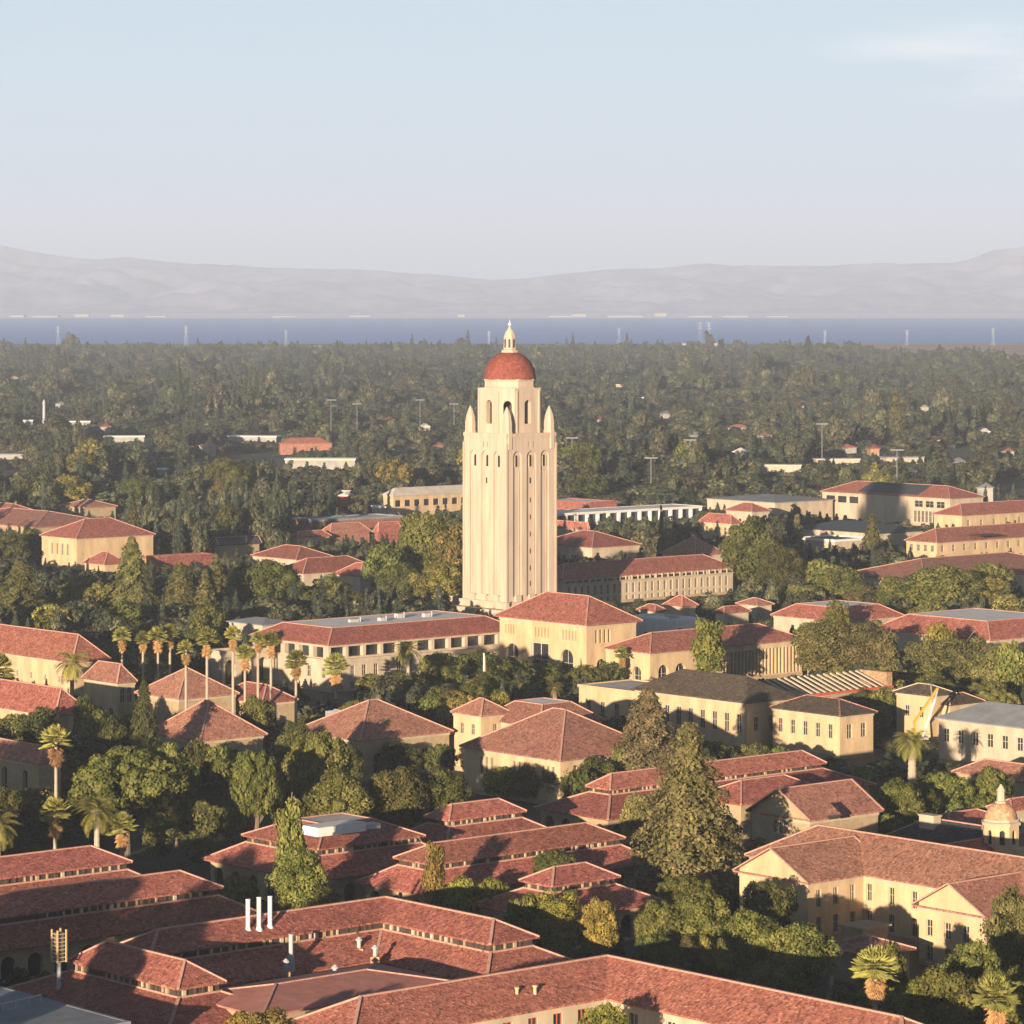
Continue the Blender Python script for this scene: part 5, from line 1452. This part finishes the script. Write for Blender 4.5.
def pylon(px, ytop, ybase, label):
    p = at(px, ybase, 0); s = p.y / FPX; h = CAMZ - (ytop - HY) * s
    t = thing('power_pylon', label, 'pylon', (p.x, p.y, 0), rf.uniform(-.3, .3), 'power pylons along the bay')
    mb = MB()
    f = lambda k: h * .075 * (1 - k * .8)
    for sx in (-1, 1):
        for sy in (-1, 1):
            mb.tube((sx * f(0), sy * f(0), 0), (sx * f(1), sy * f(1), h), .13, .1, PYLON, 4, False)
    for k in range(6):
        a, b_ = k / 6, (k + 1) / 6
        mb.tube((-f(a), -f(a), h * a), (f(b_), -f(b_), h * b_), .06, .06, PYLON, 4, False); mb.tube((f(a), -f(a), h * a), (-f(b_), -f(b_), h * b_), .06, .06, PYLON, 4, False)
    mb.build('lattice', t)
    for k in (.72, .84, .95):
        q = MB(); q.box(-h * .13, h * .13, -.2, .2, h * k, h * k + .3, PYLON); q.build('cross_arm', t)
for x, a_, b_, lab in ((58, 326, 346, 'pale pylon by the bay near the left edge'), (186, 326, 346, 'pale pylon by the bay above the yellow box hall'), (286, 330, 346, 'pale pylon by the bay, third from left'),
                       (619, 328, 345, 'faint pylon by the bay just right of the tower'), (700, 322, 346, 'left one of the twin pylons by the bay'), (709, 322, 346, 'right one of the twin pylons by the bay'),
                       (825, 330, 346, 'pylon by the bay left of the marsh'), (907, 330, 346, 'pylon by the bay above the marsh'), (993, 328, 346, 'pylon by the bay nearest the right edge'), (489, 331, 345, 'faint pylon by the bay left of the tower lantern')):
    pylon(x, a_, b_, lab)
SHEDM = mat_plain('faded_sheet_metal', (0.36, 0.31, 0.28), 0.8, 0.15, 0.01)
def shed(px, wpx, y_, h, label, mat):
    p = Vector(((px - 512) * y_ / FPX, y_, 0)); wd = wpx * y_ / FPX / 2
    t = thing('shore_shed', label, 'shed', (p.x, p.y, -.5), rf.uniform(-.1, .1), 'pale sheds on the far shore')
    mb = MB(); mb.box(-wd, wd, -30, 30, 0, h * .45, mat); mb.build('wall', t)
    mb = MB(); roof_mesh(mb, -wd - 2, wd + 2, -33, 33, h * .45, h * .25, 'a', (0, 0), SHEDM, th=1); mb.build('roof', t)
for x, w_, y_, h, lab in ((18, 14, 19500, 22, 'pale shed on the far shore at the left edge'), (46, 26, 19300, 18, 'long pale shed on the far shore, near left edge'), (82, 14, 19600, 34, 'taller pale shed on far shore, left'),
        (117, 14, 19600, 30, 'pale block on the far shore above the box hall'), (156, 20, 19300, 16, 'low pale shed on the far shore, left of centre'), (285, 24, 19300, 14, 'low white shed on far shore under flat ridge'),
        (360, 20, 19600, 20, 'white shed on the far shore left of tower'), (461, 7, 19500, 32, 'small bright block on far shore left of lantern'), (560, 22, 19300, 18, 'white shed on far shore right of lantern'),
        (578, 16, 19700, 34, 'tall white shed on far shore right of lantern'), (625, 36, 19200, 20, 'longest white shed on the far shore'), (660, 12, 20200, 40, 'pale upper shed behind the longest shore shed'),
        (700, 24, 19300, 18, 'white shed on far shore at the twin pylons'), (735, 26, 19300, 18, 'white shed on far shore right of twin pylons'), (777, 22, 19300, 14, 'low white shed on far shore, right')):
    shed(x, w_, y_, h, lab, SHEDM)
# ---------------------------------------------------------------- palms
G1 = 'fan palms in a row by the yellow hall'
for x, cy, base, r, lab in (
        (122, 637, 712, 9, 'fan palm standing apart at the left end of the palm row'),
        (143, 640, 712, 8, 'slim fan palm, second from left in the palm row'),
        (158, 637, 714, 10, 'fan palm in the thick of the palm row, third from left'),
        (170, 634, 712, 9, 'tallest-looking fan palm at the middle of the palm row'),
        (186, 650, 757, 9, 'lower fan palm with bare trunk in front of shaded hip roof'),
        (207, 640, 757, 11, 'broad fan palm with bare trunk against shaded hip roof'),
        (233, 636, 757, 9, 'fan palm above the red roof, left of the cream portico'),
        (245, 655, 757, 10, 'low fan palm with orange skirt before the cream portico'),
        (258, 640, 757, 8, 'small fan palm over the left end of cream portico'),
        (271, 642, 757, 10, 'fan palm over the middle of the cream portico'),
        (296, 662, 757, 11, 'fan palm with golden skirt at portico right end')):
    palm('fan', x, cy, base, r, lab, G1)
palm('fan', 336, 668, 705, 13, 'shaggy fan palm in front of the cream library wing')
palm('date', 408, 650, 705, 17, 'dark date palm against the library wing loggia')
palm('date', 72, 664, 722, 21, 'date palm over the bright red roof at left')
palm('fan', -3, 672, 735, 17, 'fan palm cut off by the left edge above red roof')
palm('fan', 56, 742, 862, 15, 'lone fan palm with thin trunk left of the big round oak')
palm('date', -2, 826, 905, 26, 'date palm half cut off by the left edge')
palm('fan', 55, 814, 888, 15, 'fan palm with orange skirt rising before the quad roof')
palm('date', 97, 812, 885, 25, 'wide date palm between two fan palms on the left')
palm('fan', 122, 828, 884, 14, 'fan palm leaning beside the wide date palm', trunk_r=.34)
palm('date', 912, 742, 800, 21, 'big date palm with thick trunk in front of the boom lift', trunk_r=.42)
palm('fan', 875, 970, 1098, 21, 'fan palm with shaggy tan skirt, bottom right')
palm('fan', 996, 1000, 1112, 22, 'fan palm in the bottom right corner')
palm('date', 830, 966, 1010, 11, 'small young palm beside the hedge, bottom right')
palm('date', 555, 688, 716, 10, 'small palm in the bed before the library')
palm('fan', 622, 655, 690, 8, 'small fan palm at the library right corner')

# ---------------------------------------------------------------- trees placed from the photograph
big = [
 ('cedar', 688, 722, 905, 74, 'olive', 'huge bronze-green layered cedar right of centre'),
 ('cedar', 648, 688, 800, 58, 'grey', 'grey-green cedar behind the huge bronze one'),
 ('dome', 128, 742, 858, 66, 'green', 'big round-headed tree left of centre below the shaded hip roof'),
 ('cedar', 144, 680, 798, 29, 'deep', 'dark pointed conifer above the big round-headed tree'),
 ('tall', 290, 796, 932, 19, 'green', 'tall ragged green tree rising in front of the skylight hall'),
 ('round', 300, 842, 934, 36, 'olive', None), ('round', 318, 880, 934, 26, 'green', None), ('shrub', 236, 872, 925, 24, 'lime', None), ('shrub', 208, 890, 930, 18, 'ochre', None),
 ('dome', 257, 742, 868, 32, 'green', None), ('dome', 322, 727, 845, 44, 'green', None), ('round', 338, 766, 858, 44, 'green', None),
 ('round', 398, 762, 852, 40, 'olive', None), ('round', 440, 764, 846, 36, 'olive', None), ('round', 300, 782, 858, 36, 'green', None),
 ('round', 257, 692, 772, 26, 'green', None), ('round', 298, 714, 805, 28, 'dark', None),
 ('shrub', 226, 806, 840, 24, 'green', None), ('shrub', 247, 798, 838, 16, 'rust', 'rust-red shrub at the edge of the dark lawn'),
 ('shrub', 158, 902, 925, 10, 'lime', 'small pointed bush on the skirt roof at left'),
 ('round', 460, 872, 938, 24, 'lime', None), ('round', 492, 874, 936, 24, 'lime', None), ('tall', 434, 836, 938, 14, 'ochre', None),
 ('tall', 558, 886, 970, 30, 'ochre', 'weeping ochre tree below the small pavilion'), ('round', 600, 894, 972, 25, 'ochre', None), ('round', 526, 888, 966, 24, 'olive', None),
 ('round', 556, 846, 912, 28, 'green', None),
 ('round', 700, 886, 985, 48, 'olive', None), ('round', 655, 895, 975, 28, 'olive', None), ('round', 752, 905, 1000, 40, 'olive', None), ('round', 800, 918, 1010, 44, 'olive', None),
 ('round', 770, 874, 955, 32, 'dark', None),
 ('round', 268, 1002, 1105, 52, 'ochre', 'ochre bush cut by the bottom edge, left of centre'), ('round', 604, 998, 1108, 34, 'lime', 'yellow-green tree before the front hall wall, bottom edge'),
 ('round', 1014, 882, 1010, 38, 'grey', None), ('round', 945, 962, 1075, 48, 'olive', None), ('round', 908, 975, 1075, 30, 'lime', None), ('round', 972, 935, 1050, 40, 'deep', None),
 ('round', 890, 935, 1030, 24, 'olive', None), ('round', 1010, 960, 1075, 40, 'green', None),
 ('round', 898, 776, 852, 32, 'green', None), ('round', 944, 768, 836, 34, 'green', None), ('round', 990, 762, 832, 26, 'green', None), ('round', 918, 780, 845, 26, 'deep', None), ('tall', 1007, 772, 830, 10, 'deep', None),
 ('shrub', 794, 838, 858, 12, 'lime', None), ('shrub', 842, 822, 850, 18, 'olive', None),
 # two olive rows on the right
 ('tall', 826, 612, 690, 34, 'grey', None), ('tall', 862, 616, 690, 32, 'grey', None), ('tall', 884, 630, 694, 20, 'grey', None), ('tall', 808, 618, 684, 18, 'grey', None),
 ('tall', 928, 634, 698, 30, 'grey', None), ('tall', 962, 632, 702, 34, 'grey', None), ('round', 995, 642, 708, 30, 'grey', None), ('round', 940, 618, 690, 20, 'ochre', None),
 ('tall', 838, 598, 660, 16, 'lime', 'yellow poplar top above the grey-green row'), ('round', 1012, 636, 712, 24, 'olive', None),
 ('round', 945, 562, 628, 44, 'olive', None), ('round', 905, 572, 625, 34, 'olive', None), ('round', 985, 574, 626, 34, 'brown', None), ('dome', 990, 560, 615, 30, 'green', None),
 ('round', 868, 582, 622, 34, 'grey', None), ('round', 838, 564, 614, 30, 'green', None), ('round', 800, 582, 618, 36, 'grey', None), ('round', 820, 556, 605, 24, 'green', None),
 ('conifer', 797, 512, 590, 18, 'grey', 'slim grey conifer beside blue-black roofs'), ('conifer', 872, 512, 562, 18, 'olive', None), ('conifer', 785, 530, 598, 16, 'grey', None),
 ('round', 752, 512, 602, 40, 'dark', None), ('round', 780, 540, 606, 26, 'deep', None), ('round', 738, 528, 590, 22, 'dark', None),
 ('tall', 708, 614, 694, 21, 'lime', 'yellow-green tree in front of the colonnaded library range'),
 # left of the tower
 ('tall', 428, 504, 600, 30, 'olive', None), ('tall', 412, 512, 600, 20, 'deep', None), ('round', 440, 560, 616, 34, 'brown', None), ('round', 400, 560, 612, 28, 'dark', None), ('tall', 452, 520, 610, 24, 'brown', None),
 ('round', 385, 540, 606, 24, 'deep', None), ('round', 330, 572, 616, 30, 'green', None), ('round', 302, 584, 618, 30, 'deep', None), ('round', 356, 590, 620, 30, 'green', None), ('round', 272, 556, 620, 34, 'deep', None),
 ('cedar', 132, 536, 628, 34, 'olive', None), ('cedar', 180, 562, 630, 30, 'olive', None), ('conifer', 216, 552, 624, 24, 'olive', None), ('cedar', 20, 560, 632, 44, 'olive', None), ('conifer', 205, 568, 630, 22, 'olive', None),
 ('round', 78, 572, 620, 26, 'olive', None), ('round', 100, 580, 626, 20, 'olive', None), ('round', 66, 596, 624, 30, 'deep', None), ('round', 245, 560, 618, 24, 'dark', None), ('round', 8, 528, 575, 26, 'dark', None), ('round', 30, 526, 570, 18, 'deep', None),
 # before the library
 ('round', 440, 650, 696, 30, 'olive', None), ('round', 480, 648, 700, 36, 'deep', None), ('round', 405, 668, 702, 26, 'olive', None), ('round', 515, 655, 696, 24, 'dark', None), ('round', 462, 690, 712, 22, 'deep', None), ('round', 372, 672, 704, 22, 'olive', None),
 ('shrub', 545, 662, 690, 26, 'deep', None), ('shrub', 585, 664, 692, 28, 'deep', None), ('shrub', 610, 660, 690, 20, 'dark', None), ('shrub', 545, 680, 702, 24, 'lime', None), ('shrub', 575, 682, 704, 20, 'olive', None),
 # centre beds
 ('shrub', 500, 766, 800, 22, 'lime', None), ('shrub', 530, 764, 802, 26, 'lime', None), ('shrub', 562, 760, 804, 30, 'green', None), ('shrub', 596, 754, 806, 30, 'dark', None), ('shrub', 622, 744, 800, 24, 'green', None), ('shrub', 580, 766, 812, 22, 'deep', None),
 ('shrub', 716, 742, 780, 26, 'green', None), ('shrub', 752, 742, 776, 26, 'green', None), ('shrub', 782, 744, 776, 22, 'deep', None), ('shrub', 700, 740, 780, 20, 'deep', None), ('shrub', 826, 760, 800, 20, 'deep', None), ('shrub', 862, 765, 800, 18, 'deep', None),
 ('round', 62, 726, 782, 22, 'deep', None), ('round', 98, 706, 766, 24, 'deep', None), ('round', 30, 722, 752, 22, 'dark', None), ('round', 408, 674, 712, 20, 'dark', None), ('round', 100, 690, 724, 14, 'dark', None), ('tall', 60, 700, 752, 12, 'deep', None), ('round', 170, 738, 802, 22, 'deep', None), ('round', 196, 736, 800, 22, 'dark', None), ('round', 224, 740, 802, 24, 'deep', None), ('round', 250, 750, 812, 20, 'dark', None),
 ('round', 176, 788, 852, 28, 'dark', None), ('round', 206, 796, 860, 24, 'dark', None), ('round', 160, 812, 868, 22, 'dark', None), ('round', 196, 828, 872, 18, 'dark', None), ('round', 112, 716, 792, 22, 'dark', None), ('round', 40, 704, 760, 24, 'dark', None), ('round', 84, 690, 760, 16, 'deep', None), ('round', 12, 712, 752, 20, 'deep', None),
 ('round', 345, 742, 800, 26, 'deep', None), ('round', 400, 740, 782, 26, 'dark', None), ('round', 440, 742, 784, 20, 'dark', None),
 ('round', 20, 965, 1010, 16, 'dark', None), ('round', 45, 968, 1012, 14, 'dark', None),
 ('round', 640, 790, 850, 26, 'grey', None), ('round', 720, 810, 862, 26, 'deep', None), ('tall', 760, 838, 880, 18, 'deep', None),
]
for (k, x, t_, ba, hw, ti, lab) in big: tree(k, x, t_, ba, hw, ti, lab)

for (x, y, h, r, lab) in ((-72, 388, 25, 7, 'tall shade tree outside the left edge by the grey metal roof'), (-84, 396, 25, 8, 'second shade tree outside the left edge, farther left'), (-90, 420, 25, 9, 'shade tree outside the left edge beside the quad roof'), (-122, 530, 30, 12, 'shade tree outside the left edge beside the stone hall'), (-142, 560, 32, 12, 'farther shade tree outside the left edge by the stone hall'), (-108, 500, 22, 9, 'shade tree outside the left edge before the stone hall')):
    tree('round', pix(x, y, 0)[0], pix(x, y, h)[1], pix(x, y, 0)[1], r * FPX / y, 'deep', lab)
# ---------------------------------------------------------------- further single trees between the buildings, then the wood as one mass
def blocked(u, w, mrg):
    return any(f[0] - mrg < u < f[1] + mrg and f[2] - mrg < w < f[3] + mrg for f in FOOT)
KEEP_FAR = [k for k in KEEP if k[4] > 1500]
def covers(px0, px1, top, y, slack=4):
    if y > 2500: slack = 2
    for k in (KEEP if y < 1500 else KEEP_FAR):
        if k[4] > y - 2 and px0 + slack < k[1] and px1 - slack > k[0] and top + slack < k[3] and k[4] < y * 1.9: return True
    return False
rr = random.Random(77)
placed = [(t['o'].location.x, t['o'].location.y, t['r']) for t in TREES]
points = []                                   # (x, y, half width, height, index)
MAXSINGLE = 150
y = 440.0
cand = []
while y < 6500:
    step = 8.0 if y < 1400 else (14.0 if y < 3000 else 18.0)
    half = y * 0.158 + 25
    x = -half
    while x < half:
        cand.append((x + rr.uniform(-.5, .5) * step, y + rr.uniform(-.5, .5) * step))
        x += step
    y += step
clear = mnoise
for (x, y) in cand:
    u, w = uw(x, y)
    r = rr.uniform(3.2, 6.4) if y < 1500 else (rr.triangular(4.5, 13.0, 7) if y < 3000 else rr.triangular(6, 16, 9))
    h = rr.uniform(6, 13) if y < 1200 else rr.triangular(7, 25, 14)
    if y > 1300:
        lo = mnoise.noise(Vector((x * .011, y * .0045, 7.7))) * .5 + mnoise.noise(Vector((x * .03, y * .012, 2.2))) * .35
        h *= max(.4, .82 + lo * 1.25)
        if rr.random() < .07: h *= 1.55; r *= 1.15
    nz = mnoise.noise(Vector((x * .012, y * .012, .5)))
    if y < 1150 and nz > .18: continue        # lawns, paths and courts stay open
    if y >= 1400 and mnoise.noise(Vector((x * .010, y * .0035, 4))) > .30: continue
    if y > 4900 and x > 520 + (6700 - y) * .12: continue
    if y > 5600 and rr.random() < ((y - 5600) / 900) ** 1.5: continue
    if blocked(u, w, r * .55): continue
    px, pb = pix(x, y, 0)
    pr = r * FPX / y
    top = pix(x, y, h)[1]
    if y < 4000:
        k = 0
        while covers(px - pr, px + pr, top, y) and k < 4:
            h *= .68; r *= .85; pr *= .85; k += 1
            top = pix(x, y, h)[1]
        if covers(px - pr, px + pr, top, y): continue
        if h < 2.6: continue
    if y < 1250 and any(abs(x - q[0]) < (r + q[2]) * .62 and abs(y - q[1]) < (r + q[2]) * .8 for q in placed): continue
    points.append((x, y, r, h, px, pr, top, pb))
points.sort(key=lambda q: -q[5] * (q[7] - q[6]))
inside = [q for q in points if -10 < q[4] < 1034 and q[6] < 1020 and q[1] < 2300]
single = inside[:MAXSINGLE]
sid = set(id(q) for q in single)
TN = ['green', 'green', 'olive', 'olive', 'grey', 'deep', 'deep', 'dark', 'brown']
for q in single:
    k = 'shrub' if q[3] < 4.5 else rr.choice(('round', 'round', 'round', 'tall', 'dome', 'conifer'))
    tree(k, q[4], q[6], q[7], q[5], rr.choice(TN))
rest = [q for q in points if id(q) not in sid]

def forest_proto(seed, kind):
    if kind == 0: me = crown_round(seed, 30, 52, .095, low=.06, csize=(.26, .46), mat=FORESTLEAF, name='wood', asp=1.9, jit=.32)
    elif kind == 1: me = crown_round(seed, 34, 48, .11, low=.05, csize=(.3, .5), mat=FORESTLEAF, column=True, name='wood', asp=2.9, jit=.32)
    else: me = crown_conifer(seed, 18, 30, .10, low=.05, mat=DARKNEEDLE, name='wood')
    return me
protos = bpy.data.collections.new("wood_kinds")
for i, (sd, k) in enumerate(((61, 0), (62, 0), (63, 0), (64, 1), (65, 1), (66, 2), (67, 2), (68, 0))):
    o = bpy.data.objects.new("wood_kind_%02d" % i, forest_proto(sd, k)); protos.objects.link(o)
me = bpy.data.meshes.new("wood")
me.from_pydata([(q[0], q[1], 0.0) for q in rest], [], [])
a = me.attributes.new("scl", 'FLOAT_VECTOR', 'POINT'); kin = [rr.choice((0, 0, 1, 1, 2, 2, 7, 7, 3, 4, 5, 6, 5)) for q in rest]
ASP = (1.9, 1.9, 1.9, 2.9, 2.9, 2.6, 2.6, 1.9)
a.data.foreach_set("vector", [c for q, k in zip(rest, kin) for c in (q[2] * (1.25 if k in (0, 1, 2, 7) else .7), q[2] * (1.25 if k in (0, 1, 2, 7) else .7), q[3] / ASP[k] * (.85 if k in (0, 1, 2, 7) else 1.15))])
a = me.attributes.new("turn", 'FLOAT', 'POINT'); a.data.foreach_set("value", [rr.uniform(0, 6.28) for q in rest])
a = me.attributes.new("kin", 'INT', 'POINT'); a.data.foreach_set("value", kin)
wo = bpy.data.objects.new("wood", me); COL.objects.link(wo)
tag(wo, 'dense mixed wood filling the plain between campus and bay', 'wood', kind='stuff')
ng = bpy.data.node_groups.new("wood_scatter", 'GeometryNodeTree')
ng.interface.new_socket("Geometry", in_out='INPUT', socket_type='NodeSocketGeometry')
ng.interface.new_socket("Geometry", in_out='OUTPUT', socket_type='NodeSocketGeometry')
gi, go = ng.nodes.new("NodeGroupInput"), ng.nodes.new("NodeGroupOutput")
ip = ng.nodes.new("GeometryNodeInstanceOnPoints")
ci = ng.nodes.new("GeometryNodeCollectionInfo"); ci.inputs[0].default_value = protos; ci.inputs["Separate Children"].default_value = True; ci.inputs["Reset Children"].default_value = True
def named(nm, typ):
    q = ng.nodes.new("GeometryNodeInputNamedAttribute"); q.data_type = typ; q.inputs["Name"].default_value = nm; return q
ns, nt, nk = named("scl", 'FLOAT_VECTOR'), named("turn", 'FLOAT'), named("kin", 'INT')
cx_ = ng.nodes.new("ShaderNodeCombineXYZ")
L_ = ng.links.new
L_(gi.outputs[0], ip.inputs["Points"]); L_(ci.outputs[0], ip.inputs["Instance"]); ip.inputs["Pick Instance"].default_value = True
L_(nk.outputs[0], ip.inputs["Instance Index"]); L_(ns.outputs[0], ip.inputs["Scale"])
L_(nt.outputs[0], cx_.inputs[2]); L_(cx_.outputs[0], ip.inputs["Rotation"])
L_(ip.outputs[0], go.inputs[0])
md = wo.modifiers.new("scatter", 'NODES'); md.node_group = ng

# ---------------------------------------------------------------- labels of the trees
ORD = ['first', 'second', 'third', 'fourth', 'fifth', 'sixth', 'seventh', 'eighth', 'ninth', 'tenth', 'eleventh', 'twelfth']
def relation(t):
    cx, cy = t['px'], (t['top'] + t['base']) / 2
    best = None
    for m in MARKS:
        mx, my = (m[1] + m[2]) / 2, (m[3] + m[4]) / 2
        dx = max(m[1] - cx, 0, cx - m[2]); dy = max(m[3] - cy, 0, cy - m[4])
        d = math.hypot(dx, dy * 1.2) + .02 * abs(cx - mx)
        if best is None or d < best[0]: best = (d, m)
    m = best[1]
    if t['px'] < m[1] - 2: rel = 'left of'
    elif t['px'] > m[2] + 2: rel = 'right of'
    else: rel = 'in front of' if t['y'] < m[5] + 4 else 'behind'
    return rel, m[0]
buckets = {}
for t in TREES:
    if t['label']: continue
    rel, mk = relation(t)
    buckets.setdefault((WORD[t['tint']], SHAPE[t['kind']], rel, mk), []).append(t)
for (wd, sh, rel, mk), ts in buckets.items():
    ts.sort(key=lambda q: q['px'])
    for i, t in enumerate(ts):
        if len(ts) == 1: lab = f"{wd} {sh} {rel} {mk}"
        elif len(ts) == 2: lab = f"{'left' if i == 0 else 'right'} of two {wd} {sh}s {rel} {mk}"
        else: lab = f"{ORD[i] if i < 12 else 'last'} from left of the {wd} {sh}s {rel} {mk}"
        if len(lab.split()) > 16: lab = f"{ORD[min(i, 11)]} {wd} {sh} from left, {rel} {mk}"
        t['o']['label'] = lab
        t['o']['group'] = f"{sh}s among the campus buildings"

# ---------------------------------------------------------------- the hazy air
mb = MB()
X, YB, YF, ZB, ZT = 11000, -500, 33500, -6, 820
mb.box(-X, X, YB, YF, ZB, ZT, GROUND)
mb.mats = []; mb.mi = [0] * len(mb.mi)
hz = mb.build("haze")
m = bpy.data.materials.new("haze_air"); m.use_nodes = True
nt = m.node_tree; nt.nodes.clear()
out = nt.nodes.new("ShaderNodeOutputMaterial"); vol = nt.nodes.new("ShaderNodeVolumePrincipled")
vol.inputs["Color"].default_value = (0.765, 0.85, 1.0, 1)
vol.inputs["Density"].default_value = HAZE_DENSITY
vol.inputs["Anisotropy"].default_value = 0.0
nt.links.new(vol.outputs[0], out.inputs["Volume"])
hz.data.materials.append(m)
tag(hz, kind='stuff')
